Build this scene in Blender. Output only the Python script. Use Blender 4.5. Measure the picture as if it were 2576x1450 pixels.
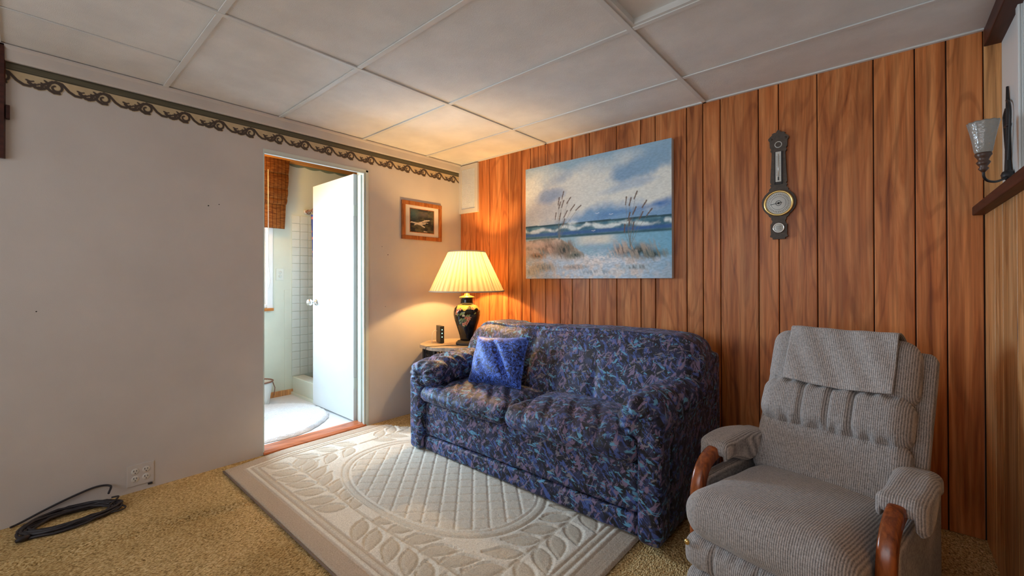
import bpy, bmesh, math, random
import numpy as np
from mathutils import Matrix, Vector

random.seed(7)
rng = np.random.default_rng(7)
for o in list(bpy.data.objects):
    bpy.data.objects.remove(o)
S = bpy.context.scene
C = S.collection
PI = math.pi

# ------------------------------------------------------------------ camera
XA, YB, HC = -3.08, 2.784, 2.245        # left wall plane, back wall plane, ceiling height
cam_d = bpy.data.cameras.new('camera')
cam = bpy.data.objects.new('camera', cam_d)
C.objects.link(cam)
cam_d.sensor_width = 36
cam_d.lens = 36 * 1075.8 / 2576
cam_d.shift_y = -(725 - 698.9) / 2576
cam_d.clip_start = 0.02
cam.matrix_world = (Matrix.Translation((0, 0, 1.15)) @ Matrix.Rotation(0.71606, 4, 'Z')
                    @ Matrix.Rotation(PI / 2 + 0.00426, 4, 'X') @ Matrix.Rotation(-0.00203, 4, 'Z'))
S.camera = cam

# ------------------------------------------------------------------ world, exposure, daylight
S.view_settings.view_transform = 'Standard'
S.view_settings.look = 'None'
S.view_settings.exposure = 0.0
S.view_settings.gamma = 1.0
S.view_settings.use_curve_mapping = False
W = bpy.data.worlds.new('World')
S.world = W
W.use_nodes = True
bg = W.node_tree.nodes['Background']
bg.inputs[0].default_value = (0.75, 0.87, 1.0, 1)
bg.inputs[1].default_value = 1.5


def area(name, loc, look, sx, sy, power, col):
    l = bpy.data.lights.new(name, 'AREA')
    l.shape = 'RECTANGLE'
    l.size, l.size_y = sx, sy
    l.energy = power
    l.color = col
    o = bpy.data.objects.new(name, l)
    C.objects.link(o)
    o.location = loc
    o.rotation_euler = (Vector(look) - Vector(loc)).to_track_quat('-Z', 'Y').to_euler()
    return o


# daylight behind the bathroom window, and ambient fill light added behind the camera
wl = area('bathroom_window_daylight', (-4.66, 0.80, 1.42), (-2.4, 1.55, 0.85), 1.6, 1.05, 112, (0.58, 0.80, 1.0))
wl.data.spread = math.radians(115)
area('room_fill_light', (-1.35, -1.86, 1.45), (-1.35, 1.0, 1.15), 2.3, 1.2, 27, (0.97, 0.97, 1.0))


# ------------------------------------------------------------------ helpers
def lin(c):
    return tuple((x / 12.92 if x <= 0.04045 else ((x + 0.055) / 1.055) ** 2.4) for x in c)


def rgb(r, g, b):
    return lin((r / 255, g / 255, b / 255)) + (1.0,)


def tag(o, label=None, cat=None, group=None, kind=None):
    if label: o['label'] = label
    if cat: o['category'] = cat
    if group: o['group'] = group
    if kind: o['kind'] = kind
    return o


def empty(name, loc, rz=0.0, label=None, cat=None, group=None, kind=None):
    o = bpy.data.objects.new(name, None)
    C.objects.link(o)
    o.empty_display_size = 0.05
    o.location = loc
    o.rotation_euler = (0, 0, rz)
    return tag(o, label, cat, group, kind)


def link(name, me, mat, parent=None, smooth=False, loc=None, rot=None):
    o = bpy.data.objects.new(name, me)
    C.objects.link(o)
    if mat is not None and not me.materials:
        me.materials.append(mat)
    if parent is not None: o.parent = parent
    if loc is not None: o.location = loc
    if rot is not None: o.rotation_euler = rot
    if smooth:
        me.polygons.foreach_set('use_smooth', [True] * len(me.polygons))
    return o


def obj(name, bm, mat, parent=None, smooth=False, loc=None, rot=None):
    bmesh.ops.recalc_face_normals(bm, faces=bm.faces[:])
    me = bpy.data.meshes.new(name)
    bm.to_mesh(me)
    bm.free()
    return link(name, me, mat, parent, smooth, loc, rot)


def fromdata(name, v, f, mat, parent=None, smooth=True, loc=None, rot=None, col=None):
    me = bpy.data.meshes.new(name)
    me.from_pydata([tuple(p) for p in v], [], [tuple(q) for q in f])
    if col is not None:
        a = me.color_attributes.new('Col', 'FLOAT_COLOR', 'POINT')
        c = np.ones((len(v), 4), np.float32)
        c[:, :3] = col
        a.data.foreach_set('color', c.ravel())
    me.update()
    return link(name, me, mat, parent, smooth, loc, rot)


def add_box(bm, lo, hi, bev=0.0, M=None):
    lo, hi = [min(a, b) for a, b in zip(lo, hi)], [max(a, b) for a, b in zip(lo, hi)]
    r = bmesh.ops.create_cube(bm, size=1)
    vs = r['verts']
    for v in vs:
        v.co = Vector([lo[i] + (v.co[i] + .5) * (hi[i] - lo[i]) for i in range(3)])
    if bev > 0:
        es = list({e for v in vs for e in v.link_edges})
        r2 = bmesh.ops.bevel(bm, geom=es, offset=bev, segments=2, affect='EDGES', profile=0.6)
        vs = [v for v in r2['verts']] + [v for v in vs if v.is_valid]
        vs = list(set(vs))
    if M is not None:
        bmesh.ops.transform(bm, matrix=M, verts=[v for v in vs if v.is_valid])
    return vs


def box(name, lo, hi, mat, parent=None, bev=0.0, M=None, **k):
    bm = bmesh.new()
    add_box(bm, lo, hi, bev, M)
    return obj(name, bm, mat, parent, **k)


def boxes(name, lst, mat, parent=None, bev=0.0, **k):
    bm = bmesh.new()
    for lo, hi in lst:
        add_box(bm, lo, hi, bev)
    return obj(name, bm, mat, parent, **k)


def lathe(name, prof, mat, parent=None, seg=40, loc=None, rot=None, cap=True, smooth=True):
    n = len(prof)
    v, f = [], []
    for r, z in prof:
        for k in range(seg):
            a = 2 * PI * k / seg
            v.append((r * math.cos(a), r * math.sin(a), z))
    for i in range(n - 1):
        for k in range(seg):
            k2 = (k + 1) % seg
            f.append((i * seg + k, i * seg + k2, (i + 1) * seg + k2, (i + 1) * seg + k))
    if cap:
        f.append(tuple(range(seg))[::-1])
        f.append(tuple((n - 1) * seg + k for k in range(seg)))
    return fromdata(name, v, f, mat, parent, smooth, loc, rot)


def tube_data(pts, rad, seg=8, closed=False):
    pts = [Vector(p) for p in pts]
    n = len(pts)
    rads = rad if isinstance(rad, (list, tuple)) else [rad] * n
    v, f = [], []
    up = None
    for i, p in enumerate(pts):
        a = pts[(i - 1) % n] if (closed or i > 0) else p
        b = pts[(i + 1) % n] if (closed or i < n - 1) else p
        t = (b - a).normalized()
        if up is None:
            up = Vector((0, 0, 1)) if abs(t.z) < 0.9 else Vector((1, 0, 0))
        s = t.cross(up)
        if s.length < 1e-6: s = t.orthogonal()
        s.normalize()
        up = s.cross(t).normalized()
        for k in range(seg):
            q = 2 * PI * k / seg
            v.append(tuple(p + (s * math.cos(q) + up * math.sin(q)) * rads[i]))
    m = n if closed else n - 1
    for i in range(m):
        j = (i + 1) % n
        for k in range(seg):
            k2 = (k + 1) % seg
            f.append((i * seg + k, i * seg + k2, j * seg + k2, j * seg + k))
    if not closed:
        f.append(tuple(range(seg))[::-1])
        f.append(tuple((n - 1) * seg + k for k in range(seg)))
    return v, f


def spline(pts, n=8):
    P = [np.array(p, float) for p in pts]
    P = [2 * P[0] - P[1]] + P + [2 * P[-1] - P[-2]]
    out = []
    for i in range(1, len(P) - 2):
        for t in np.linspace(0, 1, n, endpoint=False):
            a, b, c, d = P[i - 1], P[i], P[i + 1], P[i + 2]
            out.append(tuple(.5 * (2 * b + (c - a) * t + (2 * a - 5 * b + 4 * c - d) * t * t + (3 * b - a - 3 * c + d) * t ** 3)))
    out.append(tuple(P[-2]))
    return out


def tube(name, pts, rad, mat, parent=None, seg=8, closed=False, **k):
    v, f = tube_data(pts, rad, seg, closed)
    return fromdata(name, v, f, mat, parent, True, **k)


def tubes(name, lst, rad, mat, parent=None, seg=6, **k):
    V, F = [], []
    for pts, closed in lst:
        v, f = tube_data(pts, rad, seg, closed)
        b = len(V)
        V += v
        F += [tuple(i + b for i in q) for q in f]
    return fromdata(name, V, F, mat, parent, True, **k)


def extrude(name, poly, d0, d1, axis, mat, parent=None, bev=0.0, smooth=False, **k):
    """poly: list of 2D points; axis: 0/1/2 is the extrusion axis."""
    def P(a, b, d):
        return {0: (d, a, b), 1: (a, d, b), 2: (a, b, d)}[axis]
    bm = bmesh.new()
    v0 = [bm.verts.new(P(a, b, d0)) for a, b in poly]
    v1 = [bm.verts.new(P(a, b, d1)) for a, b in poly]
    n = len(poly)
    f0 = bm.faces.new(v0)
    f1 = bm.faces.new(v1[::-1])
    for i in range(n):
        bm.faces.new((v0[i], v0[(i + 1) % n], v1[(i + 1) % n], v1[i]))
    if bev > 0:
        bmesh.ops.bevel(bm, geom=[e for e in bm.edges if e in set(f0.edges) | set(f1.edges)], offset=bev,
                        segments=2, affect='EDGES', profile=.6)
    return obj(name, bm, mat, parent, smooth, **k)


# vectorised value noise
_T = rng.random((64, 64, 64))


def vn(p, s=1.0):
    p = np.asarray(p, float) * s
    i = np.floor(p).astype(int)
    f = p - i
    f = f * f * (3 - 2 * f)
    r = 0
    for a in (0, 1):
        for b in (0, 1):
            for c in (0, 1):
                w = (f[..., 0] if a else 1 - f[..., 0]) * (f[..., 1] if b else 1 - f[..., 1]) * (f[..., 2] if c else 1 - f[..., 2])
                r = r + w * _T[(i[..., 0] + a) % 64, (i[..., 1] + b) % 64, (i[..., 2] + c) % 64]
    return r


def fbm(p, s=1.0, o=4):
    r, a, t = 0, 1.0, 0
    for k in range(o):
        r = r + a * vn(np.asarray(p) + 13.7 * k, s)
        t += a
        a *= .5
        s *= 2
    return r / t


def soft(name, lo, hi, r, mat, parent, n=(28, 28, 14), fn=None, col=None, subsurf=0):
    """rounded box sampled on a grid, with a per-vertex deformation fn(p, nrm, q): q in [-1,1]^3"""
    lo, hi = np.array(lo, float), np.array(hi, float)
    c, h = (lo + hi) / 2, (hi - lo) / 2
    idx = {}
    V, F = [], []

    def vid(i, j, k):
        key = (i, j, k)
        if key not in idx:
            idx[key] = len(V)
            V.append((2 * i / n[0] - 1, 2 * j / n[1] - 1, 2 * k / n[2] - 1))
        return idx[key]
    for k in (0, n[2]):
        for i in range(n[0]):
            for j in range(n[1]):
                q = (vid(i, j, k), vid(i + 1, j, k), vid(i + 1, j + 1, k), vid(i, j + 1, k))
                F.append(q if k else q[::-1])
    for j in (0, n[1]):
        for i in range(n[0]):
            for k in range(n[2]):
                q = (vid(i, j, k), vid(i + 1, j, k), vid(i + 1, j, k + 1), vid(i, j, k + 1))
                F.append(q if j == 0 else q[::-1])
    for i in (0, n[0]):
        for j in range(n[1]):
            for k in range(n[2]):
                q = (vid(i, j, k), vid(i, j + 1, k), vid(i, j + 1, k + 1), vid(i, j, k + 1))
                F.append(q[::-1] if i == 0 else q)
    q = np.array(V)
    p = q * h
    rr = np.minimum(r, h * .98)
    inner = np.clip(p, -(h - rr), h - rr)
    d = (p - inner) / rr
    L = np.linalg.norm(d, axis=1, keepdims=True)
    nrm = d / np.maximum(L, 1e-9)
    p = inner + nrm * rr
    P = p + c
    if fn is not None:
        P = fn(P, nrm, q)
    return fromdata(name, P, F, mat, parent, True)


# ------------------------------------------------------------------ materials
def new_mat(name):
    m = bpy.data.materials.new(name)
    m.use_nodes = True
    nt = m.node_tree
    return m, nt, nt.nodes['Principled BSDF']


def N(nt, t, **k):
    n = nt.nodes.new(t)
    for a, b in k.items():
        if a in n.inputs: n.inputs[a].default_value = b
        else: setattr(n, a, b)
    return n


def coords(nt, scale=(1, 1, 1), rot=(0, 0, 0), rand=False, src='Object'):
    tc = N(nt, 'ShaderNodeTexCoord')
    out = tc.outputs[src]
    if rand:
        oi = N(nt, 'ShaderNodeObjectInfo')
        ml = N(nt, 'ShaderNodeMath', operation='MULTIPLY')
        ml.inputs[1].default_value = 57.0
        nt.links.new(oi.outputs['Random'], ml.inputs[0])
        ad = N(nt, 'ShaderNodeVectorMath', operation='ADD')
        nt.links.new(out, ad.inputs[0])
        nt.links.new(ml.outputs[0], ad.inputs[1])
        out = ad.outputs[0]
    if any(rot):
        m0 = N(nt, 'ShaderNodeMapping')
        m0.inputs['Rotation'].default_value = rot
        nt.links.new(out, m0.inputs[0])
        out = m0.outputs[0]
    mp = N(nt, 'ShaderNodeMapping')
    mp.inputs['Scale'].default_value = scale
    nt.links.new(out, mp.inputs[0])
    return mp.outputs[0]


def noise(nt, vec, scale, detail=4, rough=.55, dist=0):
    n = N(nt, 'ShaderNodeTexNoise')
    n.inputs['Scale'].default_value = scale
    n.inputs['Detail'].default_value = detail
    n.inputs['Roughness'].default_value = rough
    n.inputs['Distortion'].default_value = dist
    if vec is not None: nt.links.new(vec, n.inputs['Vector'])
    return n.outputs['Fac']


def ramp(nt, fac, stops, interp='LINEAR'):
    r = N(nt, 'ShaderNodeValToRGB')
    r.color_ramp.interpolation = interp
    els = r.color_ramp.elements
    while len(els) < len(stops): els.new(.5)
    for e, (p, c) in zip(els, stops):
        e.position = p
        e.color = c if len(c) == 4 else tuple(c) + (1,)
    nt.links.new(fac, r.inputs[0])
    return r.outputs[0]


def mix(nt, fac, a, b, mode='MIX'):
    m = N(nt, 'ShaderNodeMix', data_type='RGBA', blend_type=mode)
    for sock, val in ((m.inputs[0], fac), (m.inputs[6], a), (m.inputs[7], b)):
        if hasattr(val, 'links'): nt.links.new(val, sock)
        else: sock.default_value = val
    return m.outputs[2]


def bump(nt, bsdf, h, strength=.3, dist=.01):
    b = N(nt, 'ShaderNodeBump')
    b.inputs['Strength'].default_value = strength
    b.inputs['Distance'].default_value = dist
    nt.links.new(h, b.inputs['Height'])
    nt.links.new(b.outputs[0], bsdf.inputs['Normal'])


def plain(name, c, rough=.6, var=.06, bscale=0, bstr=.2, bdist=.002, metal=0, spec=None, vscale=6, **k):
    m, nt, b = new_mat(name)
    v = coords(nt, rand=True)
    f = noise(nt, v, vscale, 4)
    lo = tuple(max(0, x * (1 - var)) for x in c[:3]) + (1,)
    hi = tuple(min(1, x * (1 + var)) for x in c[:3]) + (1,)
    nt.links.new(ramp(nt, f, [(.3, lo), (.7, hi)]), b.inputs['Base Color'])
    b.inputs['Roughness'].default_value = rough
    b.inputs['Metallic'].default_value = metal
    if spec is not None: b.inputs['Specular IOR Level'].default_value = spec
    if bscale:
        bump(nt, b, noise(nt, v, bscale, 3), bstr, bdist)
    for a, q in k.items(): b.inputs[a].default_value = q
    return m


def wood(name, dark, mid, light, rough=.42, axis=2, gs=1.0, rand=True, spec=.4):
    m, nt, b = new_mat(name)
    sc = [14 * gs, 14 * gs, 14 * gs]
    sc[axis] = .9 * gs
    v = coords(nt, tuple(sc), rand=rand)
    f1 = noise(nt, v, 1.0, 5, .6, 1.6)
    sc2 = [70 * gs, 70 * gs, 70 * gs]
    sc2[axis] = 2.2 * gs
    v2 = coords(nt, tuple(sc2), rand=rand)
    f2 = noise(nt, v2, 1.0, 3, .6, .4)
    sc3 = [4.5 * gs, 4.5 * gs, 4.5 * gs]
    sc3[axis] = .75 * gs
    f3 = noise(nt, coords(nt, tuple(sc3), rand=rand), 1.0, 2, .4, .3)
    m1 = N(nt, 'ShaderNodeMath', operation='MULTIPLY')
    m1.inputs[1].default_value = 75
    nt.links.new(f3, m1.inputs[0])
    m2 = N(nt, 'ShaderNodeMath', operation='SINE')
    nt.links.new(m1.outputs[0], m2.inputs[0])
    rings = ramp(nt, m2.outputs[0], [(.0, (1, 1, 1, 1)), (.55, (.96, .95, .93, 1)), (.95, (.66, .60, .54, 1))])
    base = mix(nt, .6, ramp(nt, f1, [(.25, dark), (.45, mid), (.72, light)]), rings, 'MULTIPLY')
    fine = ramp(nt, f2, [(.30, (.62, .60, .58, 1)), (.60, (1.12, 1.12, 1.12, 1))])
    col = mix(nt, .7, base, fine, 'MULTIPLY')
    oi = N(nt, 'ShaderNodeObjectInfo')
    tone = ramp(nt, oi.outputs['Random'], [(0, (.80, .80, .80, 1)), (1, (1.15, 1.12, 1.08, 1))])
    col = mix(nt, 1.0, col, tone, 'MULTIPLY')
    nt.links.new(col, b.inputs['Base Color'])
    b.inputs['Roughness'].default_value = rough
    b.inputs['Specular IOR Level'].default_value = spec
    bump(nt, b, f2, .12, .002)
    return m


def vcol(name, rough=.6, bscale=0, bstr=.3, bdist=.003, spec=.3):
    m, nt, b = new_mat(name)
    a = N(nt, 'ShaderNodeVertexColor', layer_name='Col')
    nt.links.new(a.outputs[0], b.inputs['Base Color'])
    b.inputs['Roughness'].default_value = rough
    b.inputs['Specular IOR Level'].default_value = spec
    if bscale:
        bump(nt, b, noise(nt, coords(nt), bscale, 3), bstr, bdist)
    return m


M = {}
M['paint'] = plain('wall_paint', (.58, .535, .495, 1), .75, .05, 240, .25, .0015, vscale=3)
M['ceil'] = plain('ceiling_tile_fibre', (.80, .79, .755, 1), .9, .07, 330, .6, .003, vscale=5)
M['tee'] = plain('ceiling_tee_enamel', (.72, .72, .69, 1), .5, .03)
M['panel'] = wood('wall_panel_wood', rgb(122, 60, 24), rgb(190, 110, 56), rgb(226, 152, 92), .40)
M['panel_pale'] = wood('stair_panel_wood', rgb(158, 102, 56), rgb(214, 154, 96), rgb(236, 188, 136), .45)
M['groove'] = plain('panel_groove', (.018, .010, .006, 1), .9)
M['darkwood'] = wood('dark_trim_wood', rgb(40, 16, 12), rgb(66, 30, 22), rgb(88, 42, 30), .5, axis=1)
M['armwood'] = wood('arm_oak', rgb(92, 38, 14), rgb(150, 74, 30), rgb(188, 104, 50), .25, axis=2, gs=1.4, spec=.6)
M['framewood'] = wood('picture_frame_wood', rgb(110, 58, 22), rgb(164, 96, 44), rgb(196, 130, 70), .4, gs=2)
M['threshold'] = wood('threshold_wood', rgb(140, 66, 32), rgb(196, 112, 66), rgb(222, 140, 90), .4, axis=1)
M['white'] = plain('white_enamel', (.80, .82, .80, 1), .35, .02)
M['jamb'] = plain('pale_green_enamel', (.62, .68, .63, 1), .4, .04)
M['doorwhite'] = plain('white_door_paint', (.66, .69, .70, 1), .42, .03, vscale=2)
M['bathwall'] = plain('bathroom_wall_paint', (.66, .70, .56, 1), .5, .03, 60, .1, .002)
M['vinyl'] = plain('bathroom_vinyl', (.72, .73, .74, 1), .4, .04, vscale=20)
M['brass'] = plain('brass', (.80, .58, .22, 1), .28, .05, metal=1)
M['chrome'] = plain('satin_metal', (.75, .74, .70, 1), .25, .03, metal=1)
M['black'] = plain('black_plastic', (.018, .018, .020, 1), .35, .1)
M['cable'] = plain('black_rubber', (.020, .016, .020, 1), .5, .1)
M['cream'] = plain('cream_plastic', (.66, .62, .56, 1), .45, .03)
M['iron'] = plain('dark_iron', (.022, .018, .018, 1), .5, .15)
M['slot'] = plain('socket_slot', (.02, .02, .02, 1), .8)
M['bronze'] = plain('brown_bronze', (.09, .042, .026, 1), .35, .15)
M['carved'] = plain('carved_dark_wood', (.075, .052, .036, 1), .55, .25, 160, .3, .002, vscale=60)
M['dial'] = plain('dial_paper', (.62, .60, .54, 1), .4, .05)
M['ink'] = plain('dial_ink', (.03, .03, .03, 1), .7)
M['bind'] = plain('rug_binding', (.20, .145, .11, 1), .9)
M['tabletop'] = plain('carved_pale_wood', (.56, .44, .33, 1), .5, .18, 120, .4, .002, vscale=60)
M['canvas_edge'] = plain('canvas_edge', (.62, .66, .68, 1), .8, .05)
M['vc'] = vcol('painted_print', .55)
M['vc_canvas'] = vcol('oil_on_canvas', .6, 420, .25, .001)
M['vc_gloss'] = vcol('glazed_lacquer', .13, spec=.6)


def carpet_mat():
    m, nt, b = new_mat('carpet_loop_pile')
    v = coords(nt, (1, .55, 1))
    f = noise(nt, v, 190, 3, .6)
    vo = N(nt, 'ShaderNodeTexVoronoi')
    vo.inputs['Scale'].default_value = 150
    nt.links.new(v, vo.inputs['Vector'])
    big = noise(nt, coords(nt), 2.2, 4)
    pile = ramp(nt, f, [(.30, rgb(112, 86, 50)), (.50, rgb(206, 174, 120)), (.70, rgb(240, 218, 172))])
    wear = ramp(nt, big, [(.35, (.78, .74, .64, 1)), (.65, (1.08, 1.06, 1.02, 1))])
    nt.links.new(mix(nt, 1.0, pile, wear, 'MULTIPLY'), b.inputs['Base Color'])
    b.inputs['Roughness'].default_value = .95
    b.inputs['Specular IOR Level'].default_value = .1
    bump(nt, b, vo.outputs['Distance'], .9, .006)
    return m


def sofa_mat():
    m, nt, b = new_mat('navy_brushstroke_upholstery')
    def strokes(rot, sc, lo, hi, off):
        v = coords(nt, sc, rot)
        mp = N(nt, 'ShaderNodeVectorMath', operation='ADD')
        mp.inputs[1].default_value = (off, off * 1.7, off * .6)
        nt.links.new(v, mp.inputs[0])
        f = noise(nt, mp.outputs[0], 1.0, 3, .65, .7)
        return ramp(nt, f, [(lo, (0, 0, 0, 1)), (hi, (1, 1, 1, 1))])
    base = ramp(nt, noise(nt, coords(nt), 20, 3), [(.38, rgb(13, 13, 24)), (.62, rgb(40, 46, 82))])
    a = strokes((.4, .75, .3), (48, 15, 15), .53, .58, 0)
    bb = strokes((-.4, -.70, -.3), (46, 14, 14), .54, .59, 7)
    c = strokes((.3, 1.25, .8), (50, 18, 18), .585, .63, 15)
    d = strokes((-.2, .25, -.9), (40, 14, 14), .55, .60, 27)
    e = strokes((.6, -1.2, .4), (54, 17, 17), .60, .64, 39)
    col = mix(nt, a, base, rgb(66, 88, 152))
    col = mix(nt, bb, col, rgb(124, 106, 136))
    col = mix(nt, d, col, rgb(14, 13, 22))
    col = mix(nt, e, col, rgb(120, 116, 124))
    col = mix(nt, c, col, rgb(92, 152, 186))
    nt.links.new(col, b.inputs['Base Color'])
    b.inputs['Roughness'].default_value = .62
    b.inputs['Sheen Weight'].default_value = .12
    b.inputs['Sheen Roughness'].default_value = .4
    b.inputs['Sheen Tint'].default_value = (.6, .68, 1, 1)
    bump(nt, b, noise(nt, coords(nt), 400, 2), .15, .001)
    return m


def pillow_mat():
    m, nt, b = new_mat('blue_damask')
    v = coords(nt)
    f = noise(nt, v, 34, 2, .4, 2.2)
    col = ramp(nt, f, [(.42, rgb(14, 20, 66)), (.49, rgb(60, 100, 210)), (.53, rgb(20, 32, 100)), (.60, rgb(84, 126, 232))])
    nt.links.new(col, b.inputs['Base Color'])
    b.inputs['Roughness'].default_value = .55
    b.inputs['Sheen Weight'].default_value = .5
    b.inputs['Sheen Tint'].default_value = (.4, .55, 1, 1)
    bump(nt, b, f, .4, .004)
    return m


def recliner_mat(name, k=1.0, rot=(0, 0, 0)):
    m, nt, b = new_mat(name)
    wv = N(nt, 'ShaderNodeTexWave', wave_type='BANDS', bands_direction='X')
    wv.inputs['Scale'].default_value = 52
    wv.inputs['Distortion'].default_value = 3.5
    wv.inputs['Detail'].default_value = 2
    wv.inputs['Detail Scale'].default_value = .35
    nt.links.new(coords(nt, (1, .25, .25)), wv.inputs['Vector'])
    fn_ = noise(nt, coords(nt, (1, .25, .25)), 420, 3, .7)
    fa = N(nt, 'ShaderNodeMath', operation='ADD')
    nt.links.new(wv.outputs['Fac'], fa.inputs[0])
    nt.links.new(fn_, fa.inputs[1])
    fs = N(nt, 'ShaderNodeMath', operation='MULTIPLY')
    fs.inputs[1].default_value = .45
    nt.links.new(wv.outputs['Fac'], fs.inputs[0])
    nt.links.new(fs.outputs[0], fa.inputs[0])
    fm = N(nt, 'ShaderNodeMath', operation='MULTIPLY')
    fm.inputs[1].default_value = .69
    nt.links.new(fa.outputs[0], fm.inputs[0])
    f = fm.outputs[0]
    f2 = noise(nt, coords(nt, (.16, 1, 1)), 300, 2, .6)
    base = ramp(nt, f, [(.25, tuple(x * k for x in rgb(100, 96, 95)[:3]) + (1,)), (.75, tuple(x * k for x in rgb(206, 199, 195)[:3]) + (1,))])
    cr = ramp(nt, f2, [(.3, (.70, .70, .70, 1)), (.55, (1.06, 1.06, 1.06, 1))])
    nt.links.new(mix(nt, .8, base, cr, 'MULTIPLY'), b.inputs['Base Color'])
    b.inputs['Roughness'].default_value = .85
    b.inputs['Specular IOR Level'].default_value = .15
    b.inputs['Sheen Weight'].default_value = .3
    bump(nt, b, f, .5, .003)
    return m


def rug_mat():
    m, nt, b = new_mat('carved_rug_pile')
    a = N(nt, 'ShaderNodeVertexColor', layer_name='Col')
    f = noise(nt, coords(nt), 170, 3, .6)
    k = ramp(nt, f, [(.3, (.80, .79, .77, 1)), (.65, (1.05, 1.05, 1.05, 1))])
    nt.links.new(mix(nt, 1.0, a.outputs[0], k, 'MULTIPLY'), b.inputs['Base Color'])
    b.inputs['Roughness'].default_value = .95
    b.inputs['Specular IOR Level'].default_value = .1
    bump(nt, b, f, .6, .004)
    return m


def bamboo_mat():
    m, nt, b = new_mat('woven_bamboo')
    v = coords(nt, (1, .15, 1))
    f = noise(nt, v, 120, 3, .6)
    w = N(nt, 'ShaderNodeTexWave', wave_type='BANDS', bands_direction='Z')
    w.inputs['Scale'].default_value = 42
    w.inputs['Distortion'].default_value = .4
    nt.links.new(coords(nt), w.inputs['Vector'])
    t = N(nt, 'ShaderNodeTexWave', wave_type='BANDS', bands_direction='Y')
    t.inputs['Scale'].default_value = 9
    nt.links.new(coords(nt), t.inputs['Vector'])
    col = ramp(nt, f, [(.3, rgb(150, 78, 26)), (.55, rgb(214, 132, 54)), (.75, rgb(236, 168, 88))])
    col = mix(nt, .8, col, ramp(nt, w.outputs['Fac'], [(.0, (.35, .3, .25, 1)), (.35, (1, 1, 1, 1))]), 'MULTIPLY')
    col = mix(nt, .9, col, ramp(nt, t.outputs['Fac'], [(.0, (.3, .2, .15, 1)), (.10, (1, 1, 1, 1))]), 'MULTIPLY')
    nt.links.new(col, b.inputs['Base Color'])
    b.inputs['Roughness'].default_value = .55
    tr = N(nt, 'ShaderNodeBsdfTranslucent')
    nt.links.new(col, tr.inputs[0])
    ms = N(nt, 'ShaderNodeMixShader')
    ms.inputs[0].default_value = .3
    nt.links.new(b.outputs[0], ms.inputs[1])
    nt.links.new(tr.outputs[0], ms.inputs[2])
    nt.links.new(ms.outputs[0], nt.nodes['Material Output'].inputs[0])
    bump(nt, b, w.outputs['Fac'], .4, .003)
    return m


def shade_mat():
    m, nt, b = new_mat('pleated_shade_fabric')
    a = N(nt, 'ShaderNodeVertexColor', layer_name='Col')
    col = a.outputs[0]
    nt.links.new(col, b.inputs['Base Color'])
    b.inputs['Roughness'].default_value = .8
    tr = N(nt, 'ShaderNodeBsdfTranslucent')
    nt.links.new(col, tr.inputs[0])
    ms = N(nt, 'ShaderNodeMixShader')
    ms.inputs[0].default_value = .25
    nt.links.new(b.outputs[0], ms.inputs[1])
    nt.links.new(tr.outputs[0], ms.inputs[2])
    nt.links.new(ms.outputs[0], nt.nodes['Material Output'].inputs[0])
    return m


def pane_mat(name='window_glass', tint=(1, 1, 1, 1), g=.10, rough=.02):
    m = bpy.data.materials.new(name)
    m.use_nodes = True
    nt = m.node_tree
    nt.nodes.remove(nt.nodes['Principled BSDF'])
    t = N(nt, 'ShaderNodeBsdfTransparent')
    t.inputs[0].default_value = tint
    gl = N(nt, 'ShaderNodeBsdfGlossy')
    gl.inputs['Roughness'].default_value = rough
    ms = N(nt, 'ShaderNodeMixShader')
    ms.inputs[0].default_value = g
    nt.links.new(t.outputs[0], ms.inputs[1])
    nt.links.new(gl.outputs[0], ms.inputs[2])
    nt.links.new(ms.outputs[0], nt.nodes['Material Output'].inputs[0])
    return m


def emit_mat(name, c, s):
    m, nt, b = new_mat(name)
    b.inputs['Emission Color'].default_value = c
    b.inputs['Emission Strength'].default_value = s
    b.inputs['Base Color'].default_value = c
    return m


M['carpet'] = carpet_mat()
M['sofa'] = sofa_mat()
M['pillow'] = pillow_mat()
M['recliner'] = recliner_mat('taupe_ribbed_upholstery')
M['rug'] = rug_mat()
M['bamboo'] = bamboo_mat()
M['shade'] = shade_mat()
M['glass'] = pane_mat()
M['mat'] = plain('white_bath_mat', (.86, .87, .88, 1), .95, .05, 130, 1.0, .01, vscale=30)
M['bathwood'] = wood('bathroom_pine', rgb(150, 84, 26), rgb(206, 130, 48), rgb(228, 160, 78), .5, axis=1)
M['rodcopper'] = plain('pink_copper', (.62, .34, .24, 1), .35, .05, metal=.3)
M['tile'] = plain('painted_wall_tile', (.66, .70, .60, 1), .3, .02)
M['piping'] = plain('recliner_dark_gap', (.05, .045, .045, 1), .9)
M['lampglow'] = emit_mat('lit_bulb', (1, .78, .42, 1), 40)
M['led'] = emit_mat('green_led', (.35, 1, .75, 1), 3)
M['bindark'] = plain('bin_brown_rim', (.22, .09, .05, 1), .5)
M['binbody'] = plain('bin_pale_body', (.72, .72, .66, 1), .5)
M['lens'] = plain('ribbed_lens_plastic', (.78, .80, .80, 1), .35, .03)
M['green_edge'] = plain('scalloped_green_edge', (.17, .21, .15, 1), .6)
M['crown'] = plain('crown_moulding_paint', (.60, .55, .50, 1), .6, .05)

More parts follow.
